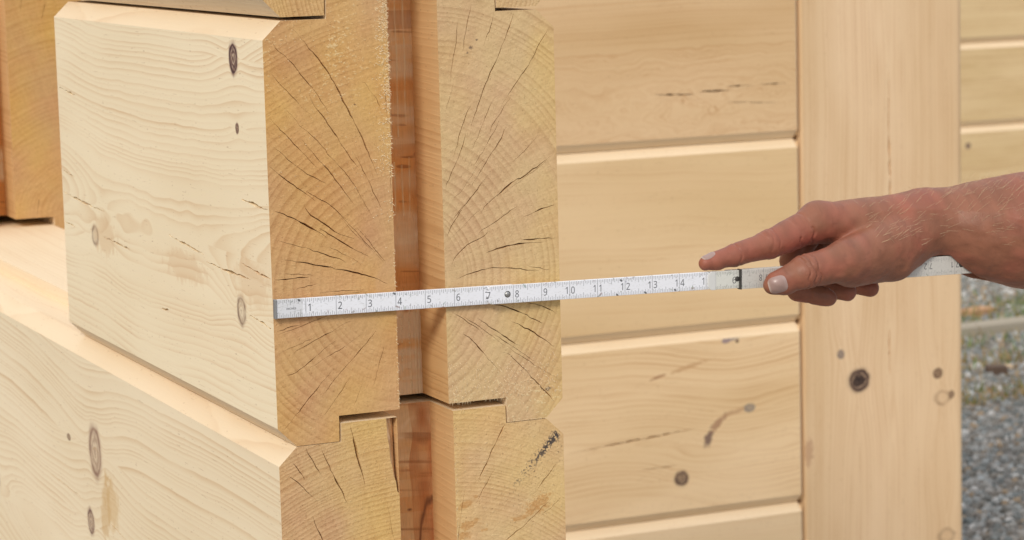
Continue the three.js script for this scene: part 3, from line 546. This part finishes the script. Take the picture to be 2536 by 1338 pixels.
// ---------------------------------------------------------------- folding ruler
const IN = 0.0254;
const RULER_AT = [0, GROUND_TO_JOINT + 0.1120, 0.0022], RULER_TURN = Math.atan(-0.0226);
{
  const t = thing('folding_ruler', 'white folding ruler with inch marks held level across the log end', 'ruler', RULER_AT); t.rotation.z = RULER_TURN;
  const HW = 0.0075, TH = 0.0027;
  const print = (w, h, draw, base) => {
    const cv = document.createElement('canvas'); cv.width = w; cv.height = h; const x = cv.getContext('2d'); x.fillStyle = base; x.fillRect(0, 0, w, h);
    for (let i = 0; i < w * h / 60; i++) { const q = rnd(), a = rnd() * w, b = rnd() * h; x.fillStyle = q < 0.5 ? 'rgba(120,118,110,0.05)' : 'rgba(255,255,255,0.08)'; x.fillRect(a, b, 2 + rnd() * 14, 1 + rnd() * 2); }
    draw(x, w, h); const tx = new THREE.CanvasTexture(cv); tx.colorSpace = THREE.SRGBColorSpace; tx.anisotropy = 8; return tx;
  };
  const ticks = (x, w, h, i0, i1, ppi, ox, ink) => {
    x.fillStyle = ink;
    for (let k = Math.ceil(i0 * 16); k <= i1 * 16; k++) {
      const X = ox + (k / 16 - i0) * ppi, whole = k % 16 === 0, l = whole ? h : k % 8 === 0 ? h * 0.30 : k % 4 === 0 ? h * 0.25 : k % 2 === 0 ? h * 0.21 : h * 0.155;
      if (whole) { x.globalAlpha = 0.45; x.fillRect(X - 1, 0, 2.6, h); } else { x.globalAlpha = 0.42; x.fillRect(X - 1, 2, 2.3, l); x.fillRect(X - 1, h - l - 2, 2.3, l); }
      x.globalAlpha = 1;
    }
  };
  const wear = (x, w, h, n) => { for (let i = 0; i < n; i++) { const a = rnd() * w, b = rnd() < 0.5 ? rnd() * h * 0.25 : h - rnd() * h * 0.25; x.fillStyle = `rgba(${90 + rnd() * 40 | 0},${88 + rnd() * 40 | 0},${84 + rnd() * 30 | 0},${0.15 + 0.3 * rnd()})`; x.beginPath(); x.ellipse(a, b, 2 + rnd() * 9, 1 + rnd() * 3, rnd() * 3, 0, 7); x.fill(); } };
  const INK = 'rgb(86,88,92)', ppi = 124, HH = 76;
  const strip = print(2048, HH, (x, w, h) => {
    ticks(x, w, h, 0, 16.5, ppi, 0, INK); x.fillStyle = 'rgb(112,114,120)'; x.textBaseline = 'middle'; x.textAlign = 'left';
    const num = (s, X) => { x.save(); x.translate(X, h * 0.53); x.scale(0.86, 1); x.font = '41px sans-serif'; x.fillText(s, 0, 0); x.restore(); };
    x.fillStyle = 'rgb(92,94,100)';
    for (let n = 1; n <= 9; n++) num(String(n), n * ppi + 7);
    for (let n = 10; n <= 16; n++) { num('1', n * ppi - 21); num(String(n % 10), n * ppi + 5); }
    x.font = 'bold 11px sans-serif'; x.fillText('INCHES', 0.36 * ppi, h * 0.52);
    wear(x, w, h, 110); for (let i = 0; i < 240; i++) { const a = Math.pow(rnd(), 1.7) * 1900; x.strokeStyle = `rgba(130,128,122,${0.08 + 0.2 * rnd()})`; x.lineWidth = 1 + rnd() * 2; x.beginPath(); const b = rnd() * h; x.moveTo(a, b); x.lineTo(a + (rnd() - 0.5) * 40, b + (rnd() - 0.5) * 14); x.stroke(); } x.fillStyle = 'rgba(150,148,142,0.18)'; x.fillRect(0, 0, 112, h); x.fillStyle = 'rgb(92,94,100)'; num('1', ppi + 7); num('2', 2 * ppi + 7); for (let i = 0; i < 26; i++) { x.fillStyle = 'rgba(70,68,64,0.28)'; x.fillRect(rnd() * 150, rnd() * h, 1.5, 3 + rnd() * 14); }
    for (const [a, b] of [[11.86, 0.16], [11.72, 0.95], [12.75, 0.93], [13.85, 0.9], [0.78, 0.1], [3.95, 0.08]]) { x.fillStyle = 'rgba(60,62,66,0.7)'; x.beginPath(); x.ellipse(a * ppi, b * h, 7, 4, 0.6, 0, 7); x.fill(); }
  }, 'rgb(242,244,251)');
  const INV = 0.0274, ippi = 224;
  const strip2 = print(2048, 124, (x, w, h) => {           // printed the other way up: 79 down to 70 from left to right
    x.save(); x.translate(w, h); x.rotate(Math.PI);        // now x runs right to left
    ticks(x, w, h, 0, 9.2, ippi, ippi * 0.10, INK); x.fillStyle = 'rgb(84,84,88)'; x.textBaseline = 'middle'; x.textAlign = 'left';
    const num = (s, X) => { x.save(); x.translate(X, h * 0.53); x.scale(0.86, 1); x.font = '60px sans-serif'; x.fillText(s, 0, 0); x.restore(); };
    for (let n = 0; n <= 9; n++) { const v = 70 + n, X = ippi * (0.10 + n); num(String(Math.floor(v / 10)), X - 37); num(String(v % 10), X + 9); }
    x.restore(); wear(x, w, h, 130); for (let i = 0; i < 60; i++) { x.strokeStyle = 'rgba(120,112,100,0.35)'; x.lineWidth = 1.5; x.beginPath(); const a = rnd() * 420, b = rnd() * h; x.moveTo(a, b); x.lineTo(a + (rnd() - 0.5) * 50, b + rnd() * 16); x.stroke(); }
  }, 'rgb(206,203,196)');
  const strip3 = print(256, 120, (x, w, h) => {            // the short rounded piece by the hinge
    x.globalAlpha = 0.45; x.fillStyle = INK; for (let i = 1; i < 17; i++) { const l = i % 4 === 0 ? h * 0.26 : h * 0.16; x.fillRect(40 + i * 12, 2, 3, l); x.fillRect(40 + i * 12, h - l - 2, 3, l); }
    x.globalAlpha = 1; x.fillStyle = 'rgb(96,96,98)'; x.font = '62px sans-serif'; x.textBaseline = 'middle'; x.fillText('6', 176, h * 0.54); wear(x, w, h, 30);
  }, 'rgb(222,222,214)'); strip3.wrapS = THREE.ClampToEdgeWrapping;
  const lacquer = (map) => new THREE.MeshPhysicalMaterial({ map, roughness: 0.42, clearcoat: 0.25, clearcoatRoughness: 0.35 });
  const stripM = lacquer(strip), strip2M = lacquer(strip2), plain = new THREE.MeshPhysicalMaterial({ color: new THREE.Color(0.70, 0.70, 0.68), roughness: 0.5, clearcoat: 0.2 });
  const steel = new THREE.MeshStandardMaterial({ color: new THREE.Color(0.50, 0.50, 0.49), roughness: 0.42, metalness: 1 }), dark = new THREE.MeshStandardMaterial({ color: new THREE.Color(0.07, 0.065, 0.06), roughness: 0.6, metalness: 0.4 });
  // a flat slat with rounded corners; uv along the inches
  const slat = (x0, x1, z0, rL, rR, uvf, th = TH, hw = HW) => {
    const s = new THREE.Shape(), l = x0, r = x1, b = -hw, u = hw, e = 0.0004;
    s.moveTo(l + rL, b); s.lineTo(r - rR, b); s.absarc(r - rR, b + rR, rR, -Math.PI / 2, 0); s.lineTo(r, u - rR); s.absarc(r - rR, u - rR, rR, 0, Math.PI / 2); s.lineTo(l + rL, u); s.absarc(l + rL, u - rL, rL, Math.PI / 2, Math.PI); s.lineTo(l, b + rL); s.absarc(l + rL, b + rL, rL, Math.PI, Math.PI * 1.5);
    const g = new THREE.ExtrudeGeometry(s, { depth: th - 2 * e, bevelEnabled: true, bevelThickness: e, bevelSize: e, bevelOffset: -e, bevelSegments: 2, curveSegments: 6 }); g.translate(0, 0, z0 + e);
    const p = g.attributes.position, uv = g.attributes.uv; for (let i = 0; i < p.count; i++) uv.setXY(i, ...uvf(p.getX(i), p.getY(i)));
    return g;
  };
  const uvA = (x, y) => [x / IN * ppi / 2048, (y + HW) / (2 * HW)], XI = 0.4115, uvB = (x, y) => [(x - XI + 0.002) / INV * ippi / 2048 + 0.02, (y + HW) / (2 * HW)];
  addMesh('blade', slat(0, 8.2 * IN, 0.0006, 0.0012, 0.005, uvA), stripM, t);
  addMesh('blade', slat(7.12 * IN, 15.6 * IN, 0.0035, 0.0035, 0.004, uvA), stripM, t);
  addMesh('end_cap', slat(-0.0006, 0.0012, -0.0001, 0.0006, 0.0006, uvA, TH + 0.0016, HW + 0.0003), steel, t);
  const rivet = (x, z, r) => { const g = new THREE.LatheGeometry([[0, 0.0009], [r * 0.5, 0.0008], [r * 0.9, 0.0003], [r, 0]].map(([a, b]) => new THREE.Vector2(a, b)), 20); g.rotateX(Math.PI / 2); g.translate(x, 0.0, z); const rv = addMesh('rivet', g, steel, t); const w = new THREE.RingGeometry(r, r * 1.28, 20); w.translate(x, 0, z + 0.0001); addMesh('washer', w, dark, rv); };
  rivet(7.80 * IN, 0.0062, 0.0021);
  // folded part in the hand
  const blank = () => [0.5 / 2048, 0.5];
  addMesh('blade', slat(15.75 * IN, 0.652, 0.0006, 0.003, 0.004, blank), plain, t);
  addMesh('blade', slat(15.05 * IN, 0.655, 0.0064, 0.0055, 0.004, (x, y) => [(x - 15.05 * IN) / 0.032, (y + HW) / (2 * HW)], TH, HW + 0.0002), lacquer(strip3), t);
  { const g = slat(15.02 * IN, 15.30 * IN, 0.0064 + TH - 0.0006, 0.004, 0.0005, blank, 0.0012, HW + 0.0004); addMesh('hinge_plate', g, plain, t); }
  addMesh('blade', slat(XI, 0.657, 0.0094, 0.0016, 0.004, uvB, TH, HW + 0.0008), strip2M, t);
  { const g = slat(XI - 0.0006, XI + 0.0004, 0.0060, 0.0002, 0.0002, blank, 0.0066, HW + 0.0011); addMesh('hinge_edge', g, dark, t); }
  { const g = new THREE.SphereGeometry(0.0022, 16, 10, 0, Math.PI * 2, 0, Math.PI / 2); g.rotateX(Math.PI / 2); g.scale(1, 1, 0.4); g.translate(XI - 0.0022, 0.0003, 0.0064 + TH); addMesh('rivet', g, dark, t); }
  { const g = new THREE.LatheGeometry([[0, 0.0007], [0.0014, 0.0006], [0.0023, 0.0002], [0.0024, 0]].map(([a, b]) => new THREE.Vector2(a, b)), 20); g.rotateX(Math.PI / 2); g.translate(0.6315, 0, 0.0094 + TH); addMesh('rivet', g, dark, t); }
}

// ---------------------------------------------------------------- the hand and forearm
{
  const K = (x, y, z) => [x / 1000, y / 1000, z / 1000];
  // joints in millimetres: along the ruler from the log's edge, above the joint, in front of the log end
  const indexTip = K(382, 117.9, 4), indexDip = K(411, 122.3, 3), indexPip = K(445, 128.4, 0), indexMcp = K(497, 142.5, -8);
  const thumbTip = K(438.5, 99.6, 25.5), thumbIp = K(463, 106.4, 28), thumbMcp = K(507, 112.5, 24), thumbCmc = K(562, 120, 8);
  const midMcp = K(506, 138, -28), midPip = K(481, 110, -22), midDip = K(479, 85.5, -10), midTip = K(496, 80, 2);
  const ringMcp = K(525, 130, -47), ringPip = K(508, 104, -44), ringDip = K(513, 84, -32), ringTip = K(531, 79.3, -14);
  const litMcp = K(546, 121, -62), litPip = K(538, 98, -60), litDip = K(545, 83, -46), litTip = K(562, 78, -27);
  const wrist = K(612, 133.8, -12), heel = K(578, 125, -10), fore1 = K(660, 125.5, 0), fore2 = K(702, 122.5, 10), fore3 = K(790, 112, 40), elbow = K(900, 96, 78), upper = K(985, 175, 170), upper2 = K(1030, 300, 235);
  const cap = (px, py, pz, a, b, ra, rb) => {
    const bx = b[0] - a[0], by = b[1] - a[1], bz = b[2] - a[2], x = px - a[0], y = py - a[1], z = pz - a[2];
    let t = (x * bx + y * by + z * bz) / (bx * bx + by * by + bz * bz); t = t < 0 ? 0 : t > 1 ? 1 : t;
    return Math.hypot(x - bx * t, y - by * t, z - bz * t) - (ra + (rb - ra) * t);
  };
  const smin = (a, b, k) => { const h = Math.max(k - Math.abs(a - b), 0) / k; return Math.min(a, b) - h * h * h * k / 6; };
  const ball = (px, py, pz, c, r) => Math.hypot(px - c[0], py - c[1], pz - c[2]) - r;
  const m = 0.001;
  const ringGroove = (px, py, pz, a, b, s0, depth, width, reach) => {  // a skin fold across a finger
    const bx = b[0] - a[0], by = b[1] - a[1], bz = b[2] - a[2], L = Math.hypot(bx, by, bz), x = px - a[0], y = py - a[1], z = pz - a[2];
    const s = (x * bx + y * by + z * bz) / L, off = Math.hypot(x - bx * s / L, y - by * s / L, z - bz * s / L);
    if (off > reach) return 0; const w = (s - s0 - 0.0012 * Math.sin(py * 420 + pz * 230 + s0 * 900)) / width; return depth * Math.exp(-w * w);
  };
  const ca = Math.cos(RULER_TURN), sa = Math.sin(RULER_TURN);
  function body(x, y, z) {
    // forearm, wrist and palm
    let d = cap(x, y, z, wrist, fore1, 29 * m, 40 * m);
    d = smin(d, cap(x, y, z, fore1, fore2, 40 * m, 47.5 * m), 0.02);
    d = smin(d, cap(x, y, z, fore2, fore3, 47.5 * m, 52 * m), 0.03);
    d = smin(d, cap(x, y, z, fore3, elbow, 52 * m, 45 * m), 0.03);
    d = smin(d, cap(x, y, z, elbow, upper, 43 * m, 48 * m), 0.03);
    d = smin(d, cap(x, y, z, upper, upper2, 48 * m, 52 * m), 0.03);
    if (x < 0.69) {
      d = smin(d, cap(x, y, z, wrist, indexMcp, 27 * m, 16.6 * m), 0.016);
      d = smin(d, cap(x, y, z, wrist, midMcp, 24 * m, 15 * m), 0.016);
      d = smin(d, cap(x, y, z, heel, ringMcp, 23 * m, 13 * m), 0.016);
      d = smin(d, cap(x, y, z, heel, litMcp, 22 * m, 12 * m), 0.016);
      d = smin(d, cap(x, y, z, K(590, 124, -2), K(566, 110.5, 6), 24 * m, 21 * m), 0.02);
      d = smin(d, ball(x, y, z, K(500, 149, -10), 11.5 * m), 0.014);   // knuckle
      // index
      let i = cap(x, y, z, indexMcp, indexPip, 16.6 * m, 11.9 * m);
      i = smin(i, ball(x, y, z, K(446, 129.6, 0), 10.9 * m), 0.006);
      i = smin(i, cap(x, y, z, indexPip, indexDip, 11.4 * m, 9.5 * m), 0.006);
      i = smin(i, cap(x, y, z, indexDip, indexTip, 9.6 * m, 6.5 * m), 0.005);
      i = smin(i, ball(x, y, z, K(392, 118.2, 4), 7.0 * m), 0.006);
      i += ringGroove(x, y, z, indexMcp, indexPip, 0.0155, 0.0016, 0.0013, 0.03) * (y < 0.142 ? 1 : 0.4) + ringGroove(x, y, z, indexMcp, indexPip, 0.029, 0.0011, 0.0011, 0.03) * (y < 0.134 ? 1 : 0.25);
      i += ringGroove(x, y, z, indexPip, indexDip, 0.001, 0.0004, 0.0010, 0.03) + ringGroove(x, y, z, indexPip, indexDip, -0.004, 0.0004, 0.001, 0.03) + ringGroove(x, y, z, indexPip, indexDip, 0.005, 0.0003, 0.001, 0.03) + ringGroove(x, y, z, indexDip, indexTip, 0.0, 0.0007, 0.0010, 0.03);
      d = smin(d, i, 0.008);
      // middle, ring, little
      let f = cap(x, y, z, midMcp, midPip, 13 * m, 10.5 * m); f = smin(f, cap(x, y, z, midPip, midDip, 10.2 * m, 9.6 * m), 0.004); f = smin(f, cap(x, y, z, midDip, midTip, 9.8 * m, 8.8 * m), 0.004); f = smin(f, ball(x, y, z, K(501, 78.3, 4), 7.8 * m), 0.004);
      f += ringGroove(x, y, z, midDip, midTip, 0.012, 0.0007, 0.0014, 0.03);
      d = smin(d, f, 0.003);
      f = cap(x, y, z, ringMcp, ringPip, 11 * m, 9.4 * m); f = smin(f, cap(x, y, z, ringPip, ringDip, 9.6 * m, 9.2 * m), 0.004); f = smin(f, cap(x, y, z, ringDip, ringTip, 9.4 * m, 8.5 * m), 0.004);
      d = smin(d, f, 0.002);
      f = cap(x, y, z, litMcp, litPip, 10 * m, 8.4 * m); f = smin(f, cap(x, y, z, litPip, litDip, 8.8 * m, 8.4 * m), 0.004); f = smin(f, cap(x, y, z, litDip, litTip, 8.6 * m, 7.9 * m), 0.004);
      d = smin(d, f, 0.002);
      // thumb and its ball
      let t = cap(x, y, z, thumbCmc, thumbMcp, 23.5 * m, 17.6 * m); t = smin(t, cap(x, y, z, thumbMcp, thumbIp, 17.4 * m, 13.4 * m), 0.008); t = smin(t, ball(x, y, z, K(465, 106.6, 28), 13.3 * m), 0.006); t = smin(t, cap(x, y, z, K(516, 107, 18), K(560, 107.5, 8), 18.6 * m, 18 * m), 0.012);
      t = smin(t, cap(x, y, z, thumbIp, thumbTip, 13.0 * m, 10.0 * m), 0.006); t = smin(t, ball(x, y, z, K(433.5, 97.0, 24), 7.2 * m), 0.006); t = smin(t, ball(x, y, z, K(446, 98.2, 23.5), 10.2 * m), 0.006);
      t += ringGroove(x, y, z, thumbMcp, thumbIp, 0.0375, 0.0010, 0.0010, 0.03) + ringGroove(x, y, z, thumbMcp, thumbIp, 0.0425, 0.0012, 0.0010, 0.03) + ringGroove(x, y, z, thumbMcp, thumbIp, 0.048, 0.0010, 0.0009, 0.03);
      d = smin(d, t, 0.010);
      // soft relief of tendons and veins on the back of the hand
      d -= 0.0006 * noise(x * 60 + 3, y * 95 + z * 40) + 0.0002 * noise(x * 190, y * 230 + z * 120) + 0.0004 * Math.exp(-(((y - 0.150 + (x - 0.56) * 0.10 + 0.004 * noise(x * 40, 2)) / 0.0022) ** 2)) * sstep(0.52, 0.56, x) * (z > -0.01 ? 1 : 0);
      // the ruler presses its own room
      const rx = x * ca + (y - 0.112) * sa, ry = -x * sa + (y - 0.112) * ca, qx = Math.abs(rx - 0.53) - 0.1275, qy = Math.abs(ry + (rx > 0.598 && rx < 0.662 ? 0.005 : 0)) - (rx > 0.598 && rx < 0.662 ? 0.0137 : 0.0087), qz = Math.abs(z - 0.0064) - 0.0062, lx = Math.abs(rx - 0.2) - 0.204, lz = Math.abs(z - 0.0033) - 0.0032;
      const bx = Math.min(Math.max(qx, qy, qz), Math.max(lx, qy + 0.0008, lz)) - 0.0003;
      if (-bx > d) d = -bx;
    }
    return d;
  }
  // mesh the field: surface nets on blocks near the skin
  const h = 0.00115, lo = [0.368, 0.055, -0.085], hi = [1.10, 0.37, 0.30];
  const n = lo.map((v, i) => Math.ceil((hi[i] - v) / h) + 1), B = 10, vert = new Map(), P = [], I = [];
  const nx = n[0], ny = n[1], nxy = nx * ny, key = (i, j, k) => i + j * nx + k * nxy;
  const cells = []; const cache = new Map();
  const val = (i, j, k) => { const q = key(i, j, k); let v = cache.get(q); if (v === undefined) { v = body(lo[0] + i * h, lo[1] + j * h, lo[2] + k * h); cache.set(q, v); } return v; };
  for (let bk = 0; bk < n[2]; bk += B) for (let bj = 0; bj < n[1]; bj += B) for (let bi = 0; bi < n[0]; bi += B) {
    const c = body(lo[0] + (bi + B / 2) * h, lo[1] + (bj + B / 2) * h, lo[2] + (bk + B / 2) * h);
    if (Math.abs(c) > B * h * 0.98 + 0.003) continue;
    for (let k = bk; k < bk + B; k++) for (let j = bj; j < bj + B; j++) for (let i = bi; i < bi + B; i++) {
      let mask = 0, s = 0, ax = 0, ay = 0, az = 0; const v = [];
      for (let q = 0; q < 8; q++) { const w = val(i + (q & 1), j + (q >> 1 & 1), k + (q >> 2)); v.push(w); if (w < 0) mask |= 1 << q; }
      if (mask === 0 || mask === 255) continue;
      for (let a = 0; a < 8; a++) for (const bit of [1, 2, 4]) if (!(a & bit)) { const b = a | bit; if ((v[a] < 0) !== (v[b] < 0)) { const t = v[a] / (v[a] - v[b]); s++; ax += (a & 1) + (bit === 1 ? t : 0); ay += (a >> 1 & 1) + (bit === 2 ? t : 0); az += (a >> 2) + (bit === 4 ? t : 0); } }
      vert.set(key(i, j, k), P.length / 3); P.push(lo[0] + (i + ax / s) * h, lo[1] + (j + ay / s) * h, lo[2] + (k + az / s) * h); cells.push(i, j, k);
    }
  }
  for (let c = 0; c < cells.length; c += 3) {
    const i = cells[c], j = cells[c + 1], k = cells[c + 2], s0 = val(i, j, k) < 0;
    const face = (s1, a, b, d) => { if (s0 === s1) return; const q = [vert.get(key(i, j, k)), vert.get(a), vert.get(b), vert.get(d)]; if (q.some((w) => w === undefined)) return; if (s0) I.push(q[0], q[1], q[2], q[0], q[2], q[3]); else I.push(q[0], q[2], q[1], q[0], q[3], q[2]); };
    face(val(i + 1, j, k) < 0, key(i, j - 1, k), key(i, j - 1, k - 1), key(i, j, k - 1));
    face(val(i, j + 1, k) < 0, key(i, j, k - 1), key(i - 1, j, k - 1), key(i - 1, j, k));
    face(val(i, j, k + 1) < 0, key(i - 1, j, k), key(i - 1, j - 1, k), key(i, j - 1, k));
  }
  const nv = P.length / 3, N = new Float32Array(P.length), COL = new Float32Array(P.length), UV = new Float32Array(nv * 2), e = 0.0006;
  const redSpots = [[indexPip, 0.018, 0.8], [indexTip, 0.018, 0.9], [indexDip, 0.016, 0.6], [K(470, 124, 6), 0.018, 0.8], [indexMcp, 0.02, 0.6], [thumbTip, 0.014, 0.3], [midTip, 0.016, 0.7], [midDip, 0.014, 0.6], [ringTip, 0.014, 0.5], [litTip, 0.012, 0.5], [K(590, 160, 6), 0.03, 0.5], [K(520, 130, 20), 0.025, 0.25]];
  for (let v = 0; v < nv; v++) {
    const x = P[3 * v], y = P[3 * v + 1], z = P[3 * v + 2];
    let gx = body(x + e, y, z) - body(x - e, y, z), gy = body(x, y + e, z) - body(x, y - e, z), gz = body(x, y, z + e) - body(x, y, z - e); const L = Math.hypot(gx, gy, gz) || 1;
    N[3 * v] = gx / L; N[3 * v + 1] = gy / L; N[3 * v + 2] = gz / L; UV[2 * v] = x * 12 + z * 5; UV[2 * v + 1] = y * 12 + z * 7;
    let red = 0; for (const [c, r, a] of redSpots) { const q = ((x - c[0]) ** 2 + (y - c[1]) ** 2 + (z - c[2]) ** 2) / (r * r); if (q < 6) red += a * Math.exp(-q); }
    red = clamp(red * 0.7 + 0.6 * fbm(x * 45, y * 60 + z * 35, 3)); const mott = fbm(x * 120 + 7, y * 140 + z * 90, 3), freckle = sstep(0.62, 0.9, noise(x * 330, y * 350 + z * 210));
    const c = mix([0.268, 0.108, 0.062], [0.380, 0.108, 0.074], red), f = 1 + 0.24 * mott - 0.12 * freckle;
    COL[3 * v] = c[0] * f; COL[3 * v + 1] = c[1] * f; COL[3 * v + 2] = c[2] * f;
  }
  const g = new THREE.BufferGeometry(); g.setAttribute('position', new THREE.Float32BufferAttribute(P, 3)); g.setAttribute('normal', new THREE.BufferAttribute(N, 3)); g.setAttribute('color', new THREE.BufferAttribute(COL, 3)); g.setAttribute('uv', new THREE.BufferAttribute(UV, 2)); g.setIndex(I);
  const pores = texturePair(512, 512, 1, 1, (u, v) => { const a = noise(u * 95 + noise(u * 30, v * 30), v * 70), b = noise(u * 180, v * 210), c = Math.abs(noise(u * 46 + v * 22, v * 60 - u * 12)); return [0, 0, 0, clamp(0.5 + 0.2 * a + 0.16 * b + 0.5 * sstep(0, 0.14, c) - 0.4)]; });
  const skin = new THREE.MeshPhysicalMaterial({ vertexColors: true, roughness: 0.45, bumpMap: pores.bump, bumpScale: 0.00016, sheen: 0.25, sheenRoughness: 0.5, sheenColor: new THREE.Color(0.9, 0.6, 0.5), specularIntensity: 0.7 });
  const p = thing('person', 'tanned bare hand and forearm holding the ruler, index finger extended along it', 'person', [0, GROUND_TO_JOINT, 0.0022]);
  const arm = addMesh('arm', g, skin, p);
  // fingernails: patches laid on the skin
  const nail = (c, nrm, along, a, b, lift) => {
    const nn = V3(...nrm).normalize(), t = V3(...along); t.addScaledVector(nn, -t.dot(nn)).normalize(); const s = new THREE.Vector3().crossVectors(nn, t), R = 9, S = 14, PP = [], CC = [], II = [], o = V3(...c);
    const drop = (u, v) => { const q = o.clone().addScaledVector(t, u).addScaledVector(s, v).addScaledVector(nn, 0.02); for (let i = 0; i < 60; i++) { const d = body(q.x, q.y, q.z); if (d < 0.0001 || nn.dot(q.clone().sub(o)) < -0.004) break; q.addScaledVector(nn, -Math.min(d * 0.8, 0.002)); } return q; };
    for (let i = 0; i <= R; i++) for (let j = 0; j < S * 2; j++) { const r = i / R, th = j / (S * 2) * Math.PI * 2, cx = Math.sign(Math.cos(th)) * Math.pow(Math.abs(Math.cos(th)), 0.62), sx = Math.sign(Math.sin(th)) * Math.pow(Math.abs(Math.sin(th)), 0.62), u = r * cx * a, v = r * sx * b, q = drop(u, v).addScaledVector(nn, lift * (1 - 0.75 * r ** 6)); PP.push(...q.toArray()); const tip = sstep(0.84, 0.92, u / a), luna = sstep(-0.62, -0.78, u / a); const col = mix(mix([0.36, 0.235, 0.205], [0.56, 0.46, 0.40], tip), [0.42, 0.30, 0.27], luna * 0.6); CC.push(...col); }
    for (let i = 0; i < R; i++) for (let j = 0; j < S * 2; j++) { const a0 = i * S * 2 + j, a1 = i * S * 2 + (j + 1) % (S * 2), b0 = a0 + S * 2, b1 = a1 + S * 2; II.push(a0, b0, a1, a1, b0, b1); }
    const ng = new THREE.BufferGeometry(); ng.setAttribute('position', new THREE.Float32BufferAttribute(PP, 3)); ng.setAttribute('color', new THREE.Float32BufferAttribute(CC, 3)); ng.setIndex(II); ng.computeVertexNormals();
    addMesh('fingernail', ng, new THREE.MeshPhysicalMaterial({ vertexColors: true, roughness: 0.34, clearcoat: 0.3, clearcoatRoughness: 0.3, side: THREE.DoubleSide }), arm);
  };
  nail(K(437.0, 98.6, 28), [-0.42, 0.02, 1], [-24, -6.5, -5], 0.0080, 0.0074, 0.0006);
  nail(K(385.2, 119, 4), [-0.22, 1, 0.12], [-25, -6, 1], 0.0062, 0.0046, 0.0006);
  // fair hairs on the back of the hand and forearm
  const hg = [];
  for (let tries = 0; tries < 5200 && hg.length < 800; tries++) {
    const v = Math.floor(rnd() * nv), x = P[3 * v], y = P[3 * v + 1], z = P[3 * v + 2], nY = N[3 * v + 1], nZ = N[3 * v + 2];
    if (x < 0.53 || x > 0.78 || nY < -0.15 || (x < 0.58 && nY < 0.3)) continue;
    const w = 0.00007, len = 0.005 + 0.009 * rnd(), o = V3(x, y, z), nn = V3(N[3 * v], nY, nZ), dir = V3(0.9 * (rnd() < 0.12 ? -1 : 1), 0.25 + (rnd() - 0.5) * 0.9, (rnd() - 0.5) * 0.8).addScaledVector(nn, 0.45).normalize(), s = new THREE.Vector3().crossVectors(dir, nn).normalize().multiplyScalar(w), u = nn.clone().multiplyScalar(w);
    const a = o.clone(), b = o.clone().addScaledVector(dir, len * 0.55).addScaledVector(nn, 0.0007), c = o.clone().addScaledVector(dir, len).addScaledVector(nn, 0.0002), pts = [];
    const tri = (A, Bq, Cq) => pts.push(...A.toArray(), ...Bq.toArray(), ...Cq.toArray());
    const A1 = a.clone().add(s), A2 = a.clone().sub(s), A3 = a.clone().add(u), B1 = b.clone().add(s), B2 = b.clone().sub(s), B3 = b.clone().add(u);
    for (const [q1, q2, r1, r2] of [[A1, A2, B1, B2], [A2, A3, B2, B3], [A3, A1, B3, B1]]) { tri(q1, q2, r2); tri(q1, r2, r1); tri(r1, r2, c); }
    const q = new THREE.BufferGeometry(); q.setAttribute('position', new THREE.Float32BufferAttribute(pts, 3)); q.computeVertexNormals(); hg.push(q);
  }
  const hair = addMesh('body_hair', hg, new THREE.MeshStandardMaterial({ color: new THREE.Color(0.62, 0.46, 0.28), roughness: 0.5, side: THREE.DoubleSide }), p); hair.userData.kind = 'stuff';
  // rolled sleeve on the upper arm, out of frame
  const sl = new THREE.LatheGeometry([[0.056, 0], [0.060, 0.004], [0.061, 0.03], [0.058, 0.036], [0.064, 0.10], [0.07, 0.19], [0.0, 0.2]].map(([a, b]) => new THREE.Vector2(a, b)), 28);
  const dirU = V3(...upper2).sub(V3(...upper)).normalize(); sl.applyQuaternion(new THREE.Quaternion().setFromUnitVectors(V3(0, 1, 0), dirU)); sl.translate(...upper); addMesh('sleeve', sl, new THREE.MeshStandardMaterial({ color: new THREE.Color(0.10, 0.13, 0.19), roughness: 0.9, side: THREE.DoubleSide }), p);
}

renderer.render(scene, camera);
